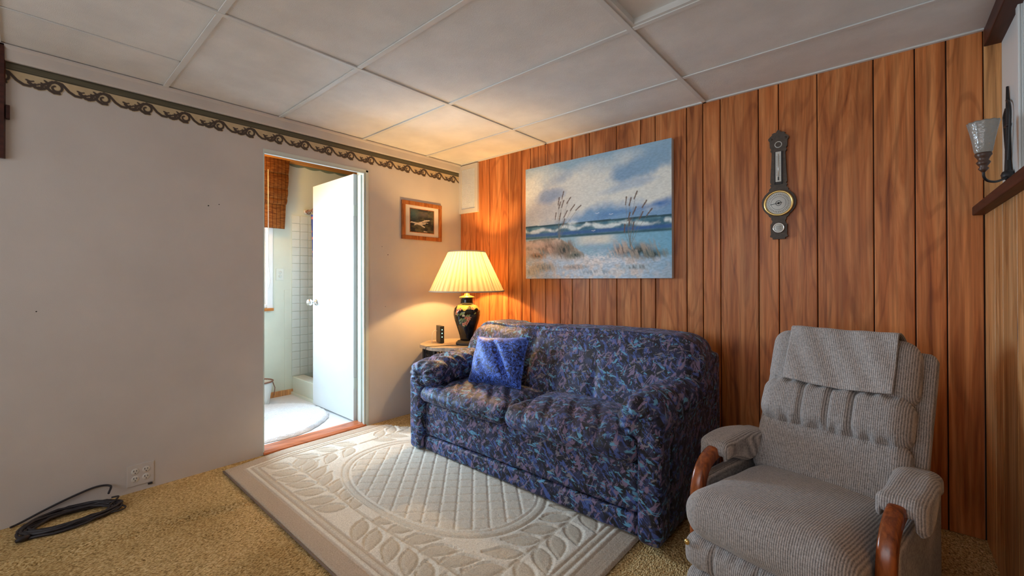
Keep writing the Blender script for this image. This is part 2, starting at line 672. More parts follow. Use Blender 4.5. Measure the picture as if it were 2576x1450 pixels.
# ------------------------------------------------------------------ structure: floor
RIDGES = [(-2.63, -.05, -2.46, .775, .034, .020), (-2.35, -.3, -2.28, .77, .012, .02), (-1.9, -.3, -1.95, .77, .010, .02)]
nx, ny = 460, 200
gx = np.linspace(XA - .02, .60, nx)
gy = np.linspace(-1.72, YB + .02, ny)
X, Y = np.meshgrid(gx, gy, indexing='ij')
Z = .0025 * (fbm(np.stack([X, Y, X * 0], -1), 3.5, 3) - .5)
for x0, y0, x1, y1, hgt, wd in RIDGES:
    t = np.clip((Y - y0) / (y1 - y0), -.2, 1.0)
    d = X - (x0 + (x1 - x0) * t) - .012 * np.sin(Y * 9)
    Z = Z + hgt * np.exp(-(d / wd) ** 2) * (Y < y1)
V = np.stack([X, Y, Z - .002], -1).reshape(-1, 3)
F = [(i * ny + j, (i + 1) * ny + j, (i + 1) * ny + j + 1, i * ny + j + 1) for i in range(nx - 1) for j in range(ny - 1)]
o = fromdata('floor', V, F, M['carpet'])
tag(o, 'wrinkled golden beige looped carpet covering the room floor', 'floor', kind='structure')
boxes('carpet_underlay', [((XA - .02, -1.72, -.06), (.60, YB + .02, -.012))], M['groove'], o)

# ------------------------------------------------------------------ structure: walls
DY0, DY1, DZ = 1.048, 1.805, 2.014
o = boxes('wall_left', [((XA - .12, -1.72, -.02), (XA, DY0, HC + .1)), ((XA - .12, DY1, -.02), (XA, YB + .1, HC + .1)),
                        ((XA - .12, DY0, DZ), (XA, DY1, HC + .1))], M['paint'])
tag(o, 'grey beige painted wall with the bathroom doorway', 'wall', kind='structure')
# nail holes and scuffs
for (y, z, r) in ((.745, 1.60, .004), (.80, 1.615, .003), (1.985, 1.355, .004), (1.93, 1.42, .003), (1.96, .93, .003), (.05, 1.0, .003)):
    lathe('nail_hole', [(r, 0), (r * .4, .0012)], M['slot'], o, 8, loc=(XA, y, z), rot=(0, PI / 2, 0))

wb = boxes('wall_back', [((XA - .1, YB + .008, -.02), (.50, YB + .12, HC + .1))], M['groove'])
tag(wb, 'orange brown wood plank panelling behind the sofa and recliner', 'wall', kind='structure')
GR = [XA, -2.956, -2.862, -2.693, -2.462, -2.31, -2.217, -2.064, -1.92, -1.809, -1.655, -1.435, -1.254, -1.151,
      -.946, -.847, -.746, -.542, -.442, -.266, -.037, .113, .218, .334]


def plank(name, a0, a1, z0, z1, face, back, axis, mat, parent, g=.0045, ch=.003, sgn=1):
    """board with chamfered long edges; axis 0: runs over x on a y-face; axis 1: runs over y on an x-face"""
    a0 += g / 2
    a1 -= g / 2
    poly = [(a0, back), (a0, face + sgn * ch), (a0 + ch, face), (a1 - ch, face), (a1, face + sgn * ch), (a1, back)]
    v = []
    for z in (z0, z1):
        for a, d in poly:
            v.append((a, d, z) if axis == 0 else (d, a, z))
    f = [(0, 1, 2, 3, 4, 5)[::-1], (6, 7, 8, 9, 10, 11)] + [(i, (i + 1) % 6, (i + 1) % 6 + 6, i + 6) for i in range(6)]
    bm = bmesh.new()
    bv = [bm.verts.new(p) for p in v]
    for q in f: bm.faces.new([bv[i] for i in q])
    return obj(name, bm, mat, parent)


for a, b in zip(GR[:-1], GR[1:]):
    plank('plank', a, b, 0, HC, YB, YB + .012, 0, M['panel'], wb)

# right wall: panelled lower half wall, ledge, recessed white upper part with corner post
XR, XR2 = .335, .387
wr = boxes('wall_right', [((XR + .012, -1.72, -.02), (.52, YB, 1.44)), ((XR2 + .01, -1.72, 1.44), (.52, YB, HC + .1))], M['groove'])
tag(wr, 'right hand wall with pale panelling below a dark ledge', 'wall', kind='structure')
ys = [YB, 2.56, 2.41, 2.18, 1.95, 1.72, 1.45, 1.2, .9, .6, .3, 0, -.4, -.8, -1.25, -1.7]
for a, b in zip(ys[1:], ys[:-1]):
    plank('plank', a, b, 0, 1.44, XR, XR + .012, 1, M['panel_pale'], wr)
box('corner_post', (XR, YB - .004, 1.47), (XR2, YB + .006, HC), M['panel_pale'], wr)
box('white_board', (XR2, 2.432, 1.47), (XR2 + .012, YB - .004, HC - .02), M['white'], wr, .003)
box('white_board', (XR2 + .004, -1.70, 1.47), (XR2 + .012, 2.426, HC - .02), M['white'], wr, .003)
box('edge_bead', (XR2 - .008, 2.432, 1.47), (XR2, 2.47, HC - .02), M['white'], wr, .003)
o = box('trim_1', (.297, -1.70, 1.430), (XR2, YB, 1.468), M['darkwood'], None, .004)
tag(o, 'dark brown wooden ledge running along the right wall', 'ledge', kind='structure')
o = box('trim_2', (XR, -1.70, HC - .075), (XR2 + .03, YB, HC), M['darkwood'], None, .004)
tag(o, 'dark wood moulding where the ceiling meets right wall', 'moulding', kind='structure')

# wall behind the camera, with an unseen window added for ambient fill
o = boxes('wall_front', [((XA - .1, -1.84, -.02), (-2.55, -1.72, HC + .1)), ((-.15, -1.84, -.02), (.52, -1.72, HC + .1)),
                         ((-2.55, -1.84, -.02), (-.15, -1.72, .85)), ((-2.55, -1.84, 2.05), (-.15, -1.72, HC + .1))], M['paint'])
tag(o, 'plain painted wall behind the viewer with an added window opening', 'wall', kind='structure')
o = empty('window_fill', (-1.35, -1.78, .85), 0, 'white framed window added behind the viewer for fill light', 'window', kind='structure')
boxes('frame', [((-1.2, -.03, 0), (1.2, .03, .04)), ((-1.2, -.03, 1.16), (1.2, .03, 1.2)), ((-1.2, -.03, 0), (-1.16, .03, 1.2)),
                ((1.16, -.03, 0), (1.2, .03, 1.2)), ((-.02, -.03, 0), (.02, .03, 1.2))], M['white'], o)
for s in (-1, 1):
    box('pane', (s * .59 - .57, -.003, .04), (s * .59 + .57, .003, 1.16), M['glass'], o)

# dark wooden upright on the left wall at the picture's edge
o = extrude('trim_3', [(XA - .0, -.115), (XA + .028, -.115), (XA + .028, -.052), (XA - .0, -.047)], 1.715, HC, 2, M['darkwood'], None, .003)
tag(o, 'short dark wood upright below the ceiling at far left', 'trim', kind='structure')
box('bracket', (XA, -.047, 1.90), (XA + .02, -.034, 1.965), M['darkwood'], o, .002)

# ------------------------------------------------------------------ ceiling: tiles and tees
ce = boxes('ceiling', [((XA - .1, -1.84, HC + .03), (.5, YB + .1, HC + .1))], M['groove'])
tag(ce, 'suspended ceiling of off-white fibre tiles in a metal grid', 'ceiling', kind='structure')
XL = [XA, -2.053, -.834, XR2]
YL = [-1.72] + [.537 + .6096 * k for k in range(-3, 4)] + [YB]
LAMP = (2, 6)      # recessed, darker light panel, column, row


def tile(x0, x1, y0, y1, z=HC + .004):
    g = .004
    return box('ceiling_tile', (x0 + g, y0 + g, z), (x1 - g, y1 - g, z + .014), M['ceil'], ce)


for i in range(3):
    for j in range(len(YL) - 1):
        x0, x1, y0, y1 = XL[i], XL[i + 1], YL[j], YL[j + 1]
        if i == 0 and y1 < .6:
            tile(x0, -2.663, y0, y1)
            tile(-2.663, x1, y0, y1)
        elif i == 2 and abs(y1 - (.537 + .6096 * 2)) < .01:
            box('light_diffuser', (x0 + .02, y0 + .02, HC + .026), (x1 - .02, y1 - .02, HC + .029), M['ceil'], ce)
            boxes('light_frame', [((x0 + .008, y0 + .008, HC + .001), (x0 + .028, y1 - .008, HC + .028)), ((x1 - .028, y0 + .008, HC + .001), (x1 - .008, y1 - .008, HC + .028)),
                                  ((x0 + .028, y0 + .008, HC + .001), (x1 - .028, y0 + .028, HC + .028)), ((x0 + .028, y1 - .028, HC + .001), (x1 - .028, y1 - .008, HC + .028))], M['tee'], ce)
        else:
            tile(x0, x1, y0, y1)
tw = .012
for x in XL[1:3]:
    box('grid_tee', (x - tw, -1.72, HC - .004), (x + tw, YB, HC + .003), M['tee'], ce, .001)
for y in YL[1:-1]:
    for x0, x1 in zip(XL[:-1], XL[1:]):
        box('grid_tee', (x0 + tw, y - tw, HC - .003), (x1 - tw, y + tw, HC + .003), M['tee'], ce, .001)
box('wall_angle', (XA, YB - .018, HC - .004), (XR, YB, HC + .004), M['tee'], ce, .001)
box('grid_tee', (-2.667, -1.72, HC - .001), (-2.659, .52, HC + .003), M['tee'], ce)

# crown moulding on the left wall
o = extrude('trim_4', [(XA, 2.172), (XA + .014, 2.172), (XA + .018, 2.180), (XA + .020, 2.225), (XA + .028, 2.236), (XA + .028, HC - .001), (XA, HC - .001)],
            -1.72, YB, 1, M['crown'])
tag(o, 'flat painted crown moulding above the wallpaper border', 'moulding', kind='structure')


# ------------------------------------------------------------------ scrollwork wallpaper border
def seg_dist(P, A, B):
    A, B = np.array(A), np.array(B)
    d = B - A
    t = np.clip(((P - A) @ d) / (d @ d + 1e-12), 0, 1)
    return np.linalg.norm(P - (A + t[..., None] * d), axis=-1), t


def poly_dist(P, pts, w0, w1):
    best = np.full(P.shape[:-1], 9.0)
    n = len(pts) - 1
    for i in range(n):
        d, t = seg_dist(P, pts[i], pts[i + 1])
        w = w0 + (w1 - w0) * (i + t) / n
        best = np.minimum(best, d - w)
    return best


PER = .172
def curl(cx, cz, r0, r1, a0, a1, n=26):
    return [(cx + (r0 + (r1 - r0) * k / n) * math.cos(a0 + (a1 - a0) * k / n),
             cz + (r0 + (r1 - r0) * k / n) * math.sin(a0 + (a1 - a0) * k / n)) for k in range(n + 1)]
motif = []     # coordinates: u along wall (0..PER), w downwards from top of scroll (0..-.07)
motif.append((curl(.118, -.038, .028, .008, 2.3, 2.3 - 6.6), .0040, .0030))           # big C curl
motif.append(([(.030 + .012 * k, -.040 - .020 * math.sin(k / 5 * PI * .9)) for k in range(6)], .0055, .004))  # hanging swag
motif.append(([(.090, -.044), (.100, -.020), (.118, -.008), (.138, -.012), (.150, -.026), (.163, -.042), (.185, -.056), (.205, -.056), (.222, -.044)], .0045, .0050))
motif.append(([(.050, -.058), (.068, -.052), (.076, -.040), (.070, -.030)], .0045, .0028))
motif.append(([(.074, -.036), (.090, -.026), (.106, -.010)], .0050, .0030))
motif.append(([(.090, -.022), (.080, -.014)], .0040, .0020))
motif.append(([(.086, -.044), (.098, -.056), (.112, -.064), (.130, -.062)], .0050, .0045))
motif.append((curl(.062, -.046, .016, .005, 4.6, 4.6 + 4.2), .0035, .0022))
motif.append(([(.022, -.030), (.034, -.034), (.044, -.030)], .0030, .0020))
ny_, nz_ = 1310, 46
y0b, y1b = -.05, YB
gy = np.linspace(y0b, y1b, ny_)
gz = np.linspace(2.172, 2.060, nz_)
Yg, Zg = np.meshgrid(gy, gz, indexing='ij')
u = np.mod(Yg - .113 + .118, PER)
w = Zg - 2.137
dist = np.full(u.shape, 9.0)
for pts, a, b in motif:
    for sh in (-PER, 0, PER):
        P = np.stack([u + sh, w], -1)
        dist = np.minimum(dist, poly_dist(P, pts, a, b))
cream_c = np.array(lin((.76, .68, .54)))
dark_c = np.array(lin((.30, .25, .22)))
band_c = np.array(lin((.36, .34, .27)))
n1 = fbm(np.stack([Yg * 6, Zg * 140, Yg * 0], -1), 2, 3)
col = cream_c[None, None] * (.92 + .16 * fbm(np.stack([Yg, Zg, Yg * 0], -1), 60, 2))[..., None]
dist = dist - .0016
msk = np.clip(.5 - dist / .0016, 0, 1)[..., None]
col = col * (1 - msk) + dark_c * msk
band = (w > 0)[..., None]
bc = band_c * (.7 + .7 * n1)[..., None]
edge = (np.abs(w - .002) < .003) | (np.abs(w - .033) < .003)
bc = np.where(edge[..., None], bc * .5, bc)
col = np.where(band, bc, col)
env = -.066 + 0 * w
keepv = (w > -.036) | (dist < .004)
# fill the paper down to the lowest stroke of each column
low = np.where(dist < .004, w, 0).min(axis=1)
keepv = w >= np.minimum(low, -.034)[:, None] - .001
V = np.stack([np.full(Yg.shape, XA + .0012), Yg, Zg], -1).reshape(-1, 3)
F = []
for i in range(ny_ - 1):
    for j in range(nz_ - 1):
        if keepv[i, j] and keepv[i + 1, j] and keepv[i, j + 1] and keepv[i + 1, j + 1]:
            F.append((i * nz_ + j, i * nz_ + j + 1, (i + 1) * nz_ + j + 1, (i + 1) * nz_ + j))
used = sorted({i for q in F for i in q})
rm = {a: b for b, a in enumerate(used)}
o = fromdata('trim_5', V[used], [tuple(rm[i] for i in q) for q in F], M['vc'], None, False, col=col.reshape(-1, 3)[used])
tag(o, 'wallpaper border with brown scrollwork under a dark green band', 'wallpaper border', kind='structure')

# ------------------------------------------------------------------ doorway, door, bathroom
o = empty('trim_6', (XA, 1.42, 0), 0, 'pale green painted frame around the bathroom doorway', 'door frame', kind='structure')
def L(p, q): return tuple(a - b for a, b in zip(p, q))
R0 = (XA, 1.42, 0)
def wbox(name, lo, hi, mat, parent, R, bev=0.0):
    return box(name, L(lo, R), L(hi, R), mat, parent, bev)
wbox('side_jamb', (XA - .13, 1.782, 0), (XA + .006, DY1 + .002, DZ), M['jamb'], o, R0, .002)
wbox('stop_bead', (XA - .09, 1.768, 0), (XA - .045, 1.782, DZ - .03), M['jamb'], o, R0, .002)
wbox('casing_bead', (XA - .02, 1.766, 0), (XA + .004, 1.778, DZ - .02), M['jamb'], o, R0, .003)
wbox('head_jamb', (XA - .045, DY0, 1.996), (XA + .006, DY1, DZ + .002), M['jamb'], o, R0, .002)
wbox('head_stop', (XA - .015, DY0, 1.986), (XA + .004, 1.77, 1.996), M['jamb'], o, R0, .002)
wbox('side_jamb', (XA - .13, DY0 - .002, 0), (XA + .001, DY0 + .006, DZ), M['jamb'], o, R0)
o = extrude('trim_7', [(XA - .135, .002), (XA - .135, .016), (XA - .12, .022), (XA - .012, .022), (XA + .012, .012), (XA + .016, .002)], DY0, 1.782, 1, M['threshold'])
tag(o, 'orange brown wooden threshold board in the bathroom doorway', 'threshold', kind='structure')

dr = empty('door_1', (-3.215, 1.773, .018), 0, 'white flush bathroom door standing open inward', 'door', kind='structure')
box('leaf', (-.725, -.0175, 0), (0, .0175, 1.985), M['doorwhite'], dr, .002)
for z in (.30, 1.69):
    h_ = box('hinge', (-.002, -.016, z - .045), (.004, .016, z + .045), M['jamb'], dr, .001)
    lathe('hinge_pin', [(.006, -.05), (.006, .05)], M['chrome'], h_, 10, loc=(.010, .022, z))
kn = lathe('knob', [(.004, 0), (.028, .001), (.030, .006), (.014, .012), (.011, .030), (.020, .040), (.029, .052), (.030, .066), (.022, .078), (.004, .080)],
           M['chrome'], dr, 24, loc=(-.66, -.0175, .93), rot=(PI / 2, 0, 0))
lathe('knob', [(.004, 0), (.028, .001), (.030, .006), (.014, .012), (.011, .030), (.020, .040), (.028, .050), (.004, .056)],
      M['chrome'], dr, 24, loc=(-.66, .0175, .93), rot=(-PI / 2, 0, 0))

XF = -4.5
o = boxes('wall_bathroom_far', [((XF - .1, -.55, -.02), (XF, .0, 2.5)), ((XF - .1, 1.60, -.02), (XF, 2.75, 2.5)),
                                ((XF - .1, .0, -.02), (XF, 1.60, .885)), ((XF - .1, .0, 2.02), (XF, 1.60, 2.5))], M['bathwall'])
tag(o, 'pale green bathroom wall seen through the doorway', 'wall', kind='structure')
for j in range(3):
    for k in range(20):
        y0, z0 = 1.792 + .081 * j, .185 + .081 * k
        if j == 0 and k == 0:
            t0 = box('wall_tile', (XF, 1.792, .185), (XF + .006, 1.792 + .078, .185 + .078), M['tile'], o, .0015)
        else:
            c_ = t0.copy()
            C.objects.link(c_)
            c_.location = (0, .081 * j, .081 * k)
            c_.parent = o
box('wall_panel', (XF, 1.722, .0), (XF + .004, 1.79, .56), M['bathwall'], o, .001)
box('wall_panel', (XF, 1.722, .56), (XF + .002, 1.79, 1.05), M['bathwall'], o, .001)
bb_ = boxes('baseboard_bathroom', [((XF, -.50, 0), (XF + .012, 1.80, .055))], M['panel_pale'])
tag(bb_, 'low wooden baseboard along the bathroom far wall', 'baseboard', kind='structure')
o = boxes('wall_bathroom_sides', [((XF, -.60, -.02), (XA - .12, -.50, 2.5)), ((XF, 2.70, -.02), (XA - .12, 2.8, 2.5))], M['bathwall'])
tag(o, 'bathroom side walls hidden beside the doorway', 'wall', kind='structure')
o = box('floor_bathroom', (XF - .05, -.55, -.04), (XA - .13, 2.75, .002), M['vinyl'])
tag(o, 'pale grey vinyl bathroom floor beyond the threshold', 'floor', kind='structure')
cb = boxes('ceiling_bathroom', [((XF - .1, -.6, 2.331), (XA - .12, 2.8, 2.45))], M['groove'])
tag(cb, 'orange pine board ceiling of the bathroom', 'ceiling', kind='structure')
for k in range(12):
    x0 = XF + k * .107
    box('board', (x0 + .002, -.5, 2.318), (min(x0 + .105, XA - .12), 2.75, 2.331), M['bathwood'], cb, .002)
# scalloped edge where wall meets the pine ceiling
pts = [(-.50, 2.318), (2.7, 2.318)]
low_ = []
yy = 2.7
while yy > -.50:
    ph = (yy % .16) / .16
    low_.append((yy, 2.306 - .014 * math.sin(ph * PI)))
    yy -= .02
o = extrude('trim_8', pts + low_, XF, XF + .008, 0, M['green_edge'])
tag(o, 'scalloped dark green edge strip below the bathroom ceiling', 'trim', kind='structure')

wn = empty('window_1', (XF, 1.16, .885), 0, 'white framed bathroom window at the left of doorway', 'window', kind='structure')
WL = -1.16      # left end of the window, relative
boxes('window_frame', [((-.09, WL, 0), (.005, WL + .04, 1.13)), ((-.09, .40, 0), (.005, .44, 1.13)), ((-.09, WL + .04, 1.09), (.005, .40, 1.13)), ((-.09, WL + .04, 0), (.005, .40, .03)),
                       ((-.08, -.40, .03), (-.02, -.36, 1.09))], M['white'], wn)
boxes('sash', [((-.07, .365, .03), (-.04, .40, 1.09)), ((-.07, WL + .04, .03), (-.04, WL + .075, 1.09)), ((-.07, WL + .075, .03), (-.04, .365, .06)), ((-.07, WL + .075, 1.06), (-.04, .365, 1.09))], M['white'], wn)
box('casing', (.005, .40, -.01), (.014, .452, 1.14), M['white'], wn, .002)
box('pane', (-.057, -.36, .05), (-.053, .37, 1.07), M['glass'], wn)
box('pane', (-.057, WL + .07, .05), (-.053, -.40, 1.07), M['glass'], wn)
box('window_sill', (0, WL - .02, -.035), (.03, .455, -.008), M['bathwood'], wn, .003)

bl = empty('bamboo_blind', (XF + .055, 1.24, 1.65), 0, 'orange woven bamboo roman blind hanging over bathroom window', 'window blind')
def tier(name, z0, z1, x0, bulge, yr):
    n = 14
    v, f = [], []
    for i in range(n + 1):
        t = i / n
        z = z1 + (z0 - z1) * t
        xo = x0 + bulge * math.sin(t * PI * .85)
        for side in (0, 1):
            for y in (-1.26, yr - .012 * t):
                v.append((xo - .008 * side, y, z))
    for i in range(n):
        a, b = i * 4, i * 4 + 4
        f += [(a, a + 1, b + 1, b), (a + 2, b + 2, b + 3, a + 3), (a + 1, a + 3, b + 3, b + 1), (a, b, b + 2, a + 2)]
    f += [(0, 2, 3, 1), (4 * n, 4 * n + 1, 4 * n + 3, 4 * n + 2)]
    return fromdata(name, v, f, M['bamboo'], bl, True)
tier('valance', .53, .68, .045, .010, .492)
tier('fold', .385, .545, .030, .022, .487)
tier('fold', .285, .40, .026, .022, .483)
tier('fold', .235, .30, .022, .02, .479)
tier('bottom_panel', 0, .25, .008, .006, .472)
tube('pull_cord', [(.085, .285, .54), (.086, .286, .1), (.086, .287, -.35), (.086, .30, -.50), (.086, .29, -.58)], .0035, M['cream'], bl, 6)

# bathroom ceiling lamp (warm)
bl2 = empty('bathroom_lamp', (-4.05, 1.22, 2.316), 0, 'round frosted ceiling lamp glowing warm inside the bathroom', 'ceiling lamp')
lathe('lamp_base', [(.09, -.02), (.09, 0)], M['white'], bl2, 24)
lathe('globe', [(.02, -.13), (.06, -.11), (.085, -.07), (.08, -.02)], emit_mat('warm_globe', (1, .70, .32, 1), 8), bl2, 24)
lp = bpy.data.lights.new('bathroom_lamp_light', 'POINT')
lp.energy = 14
lp.color = (1, .58, .12)
lp.shadow_soft_size = .08
lo_ = bpy.data.objects.new('bathroom_lamp_light', lp)
C.objects.link(lo_)
lo_.parent = bl2
lo_.location = (0, 0, -.2)

# shower curb, curtain, rod
o = box('shower_curb', (XF, 1.80, .0), (XA - .135, 1.915, .178), M['tile'], None, .008)
tag(o, 'low pale tiled shower curb behind the open door', 'shower curb', kind=None)
o = box('trim_9', (XF, 1.782, .0), (XA - .135, 1.80, .03), M['tile'], None, .004)
tag(o, 'pale floor edging strip along the shower curb', 'trim', kind='structure')
rod = empty('curtain_rod', (XF, 1.93, 1.85), 0, 'pinkish copper shower curtain rod on the bathroom wall', 'curtain rod')
tube('bar', [(0.002, 0, 0), (1.27, 0, 0)], .0125, M['rodcopper'], rod, 12)
lathe('wall_flange', [(.024, 0), (.022, .012), (.014, .016)], M['cream'], rod, 16, rot=(0, PI / 2, 0))
for k in range(7):
    x = .07 + .115 * k
    tube('ring', [(x, .021 * math.cos(a), .021 * math.sin(a) - .008) for a in np.linspace(0, 2 * PI, 14)[:-1]], .0035, M['bindark'], rod, 6, closed=True)
nu, nv = 220, 200
Vc, cc = [], []
uu = np.linspace(0, 1, nu)
vv = np.linspace(0, 1, nv)
U, Q = np.meshgrid(uu, vv, indexing='ij')
xl = .035 + .19 * Q ** 1.1
Xc = xl + U * (.95 - xl * .6)
Yc = .028 * np.sin(U * 60 + 1.2) * (.6 + .5 * Q) + .004 * np.sin(U * 21 + Q * 4)
Zc = -.035 - Q * 1.66
flo = np.zeros(U.shape + (3,)) + np.array(lin((.95, .96, .97)))
band = (U < .16) & (U > .004)
s_ = Q * 24
colu = U / .15
cell = np.floor(s_)
dx = colu - (.5 + .22 * np.sin(cell * 2.1))
dy = (s_ - cell - .5) * .62
dd = np.sqrt(dx ** 2 + dy ** 2)
blue = np.array(lin((.22, .30, .62)))
pink = np.array(lin((.80, .48, .48)))
grey = np.array(lin((.26, .26, .30)))
flo = np.where((U < .030)[..., None] & (Q > .05)[..., None], grey, flo)
flo = np.where((band & (dd < .46) & (dd > .13))[..., None], blue, flo)
flo = np.where((band & (dd <= .13))[..., None], pink, flo)
d2 = np.sqrt((colu - .9 + .2 * np.sin(cell * 3)) ** 2 + (dy + .2) ** 2)
flo = np.where((band & (d2 < .14))[..., None], pink, flo)
V = np.stack([Xc, Yc, Zc], -1).reshape(-1, 3)
F = [(i * nv + j, (i + 1) * nv + j, (i + 1) * nv + j + 1, i * nv + j + 1) for i in range(nu - 1) for j in range(nv - 1)]
o = fromdata('shower_curtain', V, F, M['vc'], None, True, loc=(XF, 1.96, 1.85), col=flo.reshape(-1, 3))
tag(o, 'white shower curtain with blue flower border behind the door', 'shower curtain')

# bath mat
n = 220
v = [(0, 0, .022)]
f = []
RN = 26
for r_ in range(1, RN + 1):
    for k in range(n):
        a = 2 * PI * k / n
        rr = .51 * r_ / RN * (1 + .010 * math.sin(a * 7) + .006 * math.sin(a * 31 + 2))
        z = .020 + .006 * random.random() if r_ < RN else .002
        v.append((rr * math.cos(a), rr * math.sin(a), z))
for k in range(n):
    f.append((0, 1 + k, 1 + (k + 1) % n))
for r_ in range(RN - 1):
    for k in range(n):
        a, b = 1 + r_ * n, 1 + (r_ + 1) * n
        f.append((a + k, b + k, b + (k + 1) % n, a + (k + 1) % n))
o = fromdata('bath_mat', v, f, M['mat'], None, True, loc=(-3.77, 1.25, .003))
tag(o, 'round white shaggy bath mat on the bathroom floor', 'bath mat')

o = empty('waste_bin', (-4.33, 1.445, .003), 0, 'small pale waste bin with brown rim beside bathroom wall', 'waste bin')
lathe('bin_body', [(.075, 0), (.078, .02), (.105, .21), (.100, .21), (.072, .025), (.01, .02)], M['binbody'], o, 28, cap=False)
tube('rim', [(.105 * math.cos(a), .105 * math.sin(a), .212) for a in np.linspace(0, 2 * PI, 33)[:-1]], .007, M['bindark'], o, 8, closed=True)
tube('handle', [(.0, .106, .20), (.03, .118, .14), (.04, .106, .07)], .004, M['bindark'], o, 6)


def receptacle(parent, y, z, mat):
    """face and slots on an x-facing plate"""
    r = lathe('receptacle', [(.017, 0), (.017, .002), (.015, .003)], mat, parent, 20, loc=(.004, y, z), rot=(0, PI / 2, 0))
    for dy, hz in ((-.006, .0045), (.006, .0036)):
        bm = bmesh.new()
        add_box(bm, (-.004 - hz, dy - .0013, .0028), (-.004 + hz, dy + .0013, .0036))
        obj('slot', bm, M['slot'], r)
    lathe('slot', [(.0025, .0028), (.0025, .0036)], M['slot'], r, 8, loc=(.008, 0, 0))


o = empty('bathroom_outlet', (XF, 1.68, 1.205), 0, 'pale double electrical outlet on the bathroom wall', 'outlet')
box('plate', (.0, -.036, -.058), (.005, .036, .058), M['tile'], o, .002)
for z in (-.02, .02): receptacle(o, 0, z, M['tile'])
lathe('screw', [(.003, .004), (.002, .006)], M['chrome'], o, 8, rot=(0, PI / 2, 0))

o = empty('wall_outlet', (XA, .434, .088), 0, 'four socket wall outlet low on the left wall', 'outlet')
box('plate', (0, -.057, -.057), (.005, .057, .057), M['paint'], o, .002)
for y in (-.023, .023):
    for z in (-.02, .02): receptacle(o, y, z, M['cream'])
box('tab', (0.001, .03, -.068), (.012, .05, -.060), M['cable'], o, .002)

# ------------------------------------------------------------------ rug
RX0, RX1, RY0, RY1 = -2.985, -.817, .800, 2.33
nx, ny = 420, 300
gx = np.linspace(RX0, RX1, nx)
gy = np.linspace(RY0, RY1, ny)
X, Y = np.meshgrid(gx, gy, indexing='ij')
cx, cy = (RX0 + RX1) / 2, 1.575
de = np.minimum(np.minimum(X - RX0, RX1 - X), np.minimum(Y - RY0, RY1 - Y))
Hh = np.full(X.shape, .0120)
c_cream = np.array(lin((.91, .89, .84)))
c_leaf = np.array(lin((.82, .785, .72)))
c_edge = np.array(lin((.76, .70, .63)))
K = np.zeros(X.shape + (3,)) + c_cream


def setc(mask, c, k=1.0):
    global K
    K = np.where(mask[..., None], K * (1 - k) + c * k, K)


setc(de < .085, c_edge)
Hh = np.where(de < .085, .0095 + .0010 * np.sin(de * 500), Hh)
for g in (.088, .118, .150):
    Hh -= .0055 * np.exp(-((de - g) / .006) ** 2)
    setc(np.abs(de - g) < .007, c_edge, .8)
setc((de > .118) & (de < .15), c_leaf, .6)
Hh = np.where(de < .012, .0095 * np.clip(de / .012, 0, 1) ** .5 + .001, Hh)
# oval with diamond lattice
rr = (np.abs((X - cx) / .655) ** 2.3 + np.abs((Y - cy) / .425) ** 2.3) ** (1 / 2.3)
Hh -= .0055 * np.exp(-((rr - 1) / .012) ** 2)
Hh -= .0045 * np.exp(-((rr - .93) / .010) ** 2)
setc((rr > .93) & (rr < 1.01), c_leaf, .6)
ins = rr < .90
for p in ((X - cx + Y - cy) / math.sqrt(2), (X - cx - Y + cy) / math.sqrt(2)):
    m_ = np.abs(((p / .079) % 1.0) - .5) * .079
    Hh -= np.where(ins, .0055 * np.exp(-(m_ / .005) ** 2), 0)
    setc(ins & (m_ < .005), c_cream * 1.02, 1)
setc(ins & (Hh > .0105), c_leaf * 1.02, .55)
# vine with leaves
leaves = []
so = .30
def run(p0, p1, n_, flip=1):
    p0, p1 = np.array(p0), np.array(p1)
    d = (p1 - p0) / np.linalg.norm(p1 - p0)
    nn = np.array([-d[1], d[0]])
    for k in range(n_):
        b = p0 + (p1 - p0) * ((k + .4) / n_)
        for s in (-1, 1):
            ang = .80 + .08 * math.sin(k * 1.7)
            di = d * math.cos(ang) + nn * s * math.sin(ang)
            bb = b + d * (.05 if s > 0 else 0)
            leaves.append((bb + di * .015, di, .165, .036))
vx0, vx1, vy0, vy1 = RX0 + so, RX1 - so, RY0 + so, RY1 - so
run((cx, vy0 - .02), (vx0 - .02, vy0), 7)
run((cx, vy0 - .02), (vx1 + .02, vy0), 7)
run((vx0, cy + .02), (vx0, vy0 + .10), 3)
run((vx0, cy + .02), (vx0, vy1 + .1), 5)
run((vx1, vy1), (vx1, vy0 + .1), 7)
st = np.minimum(np.where((X > vx0) & (X < vx1), np.abs(Y - vy0 + .01 * np.sin(X * 6)), 9), np.where(Y > vy0, np.minimum(np.abs(X - vx0), np.abs(X - vx1)), 9))
Hh -= np.where(rr > 1.03, .005 * np.exp(-(st / .007) ** 2), 0)
setc((st < .008) & (rr > 1.03), c_leaf)
for b, di, Ln, wd in leaves:
    dx, dy = X - b[0], Y - b[1]
    s = dx * di[0] + dy * di[1]
    t = -dx * di[1] + dy * di[0]
    t = t - .12 * s * (1 - s / Ln)
    ww = wd * np.sin(np.clip(s / Ln, 0, 1) ** .8 * PI)
    inside = (s > 0) & (s < Ln) & (np.abs(t) < ww) & (rr > 1.03) & (de > .155)
    out = (s > -.008) & (s < Ln + .008) & (np.abs(np.abs(t) - ww) < .008) & (rr > 1.03) & (de > .155)
    Hh = np.where(out, np.minimum(Hh, .0065), Hh)
    setc(inside, c_leaf)
    Hh = np.where(inside & ~out, .0095, Hh)
Hh += .0022 * (fbm(np.stack([X, Y, X * 0], -1), 90, 2) - .5)
Hh += .006 * (fbm(np.stack([X, Y, X * 0], -1), 2.2, 2) - .5) * np.clip(de / .2, 0, 1) + .003
K = K * (.97 + .06 * fbm(np.stack([X, Y, X * 0], -1), 8, 3))[..., None]
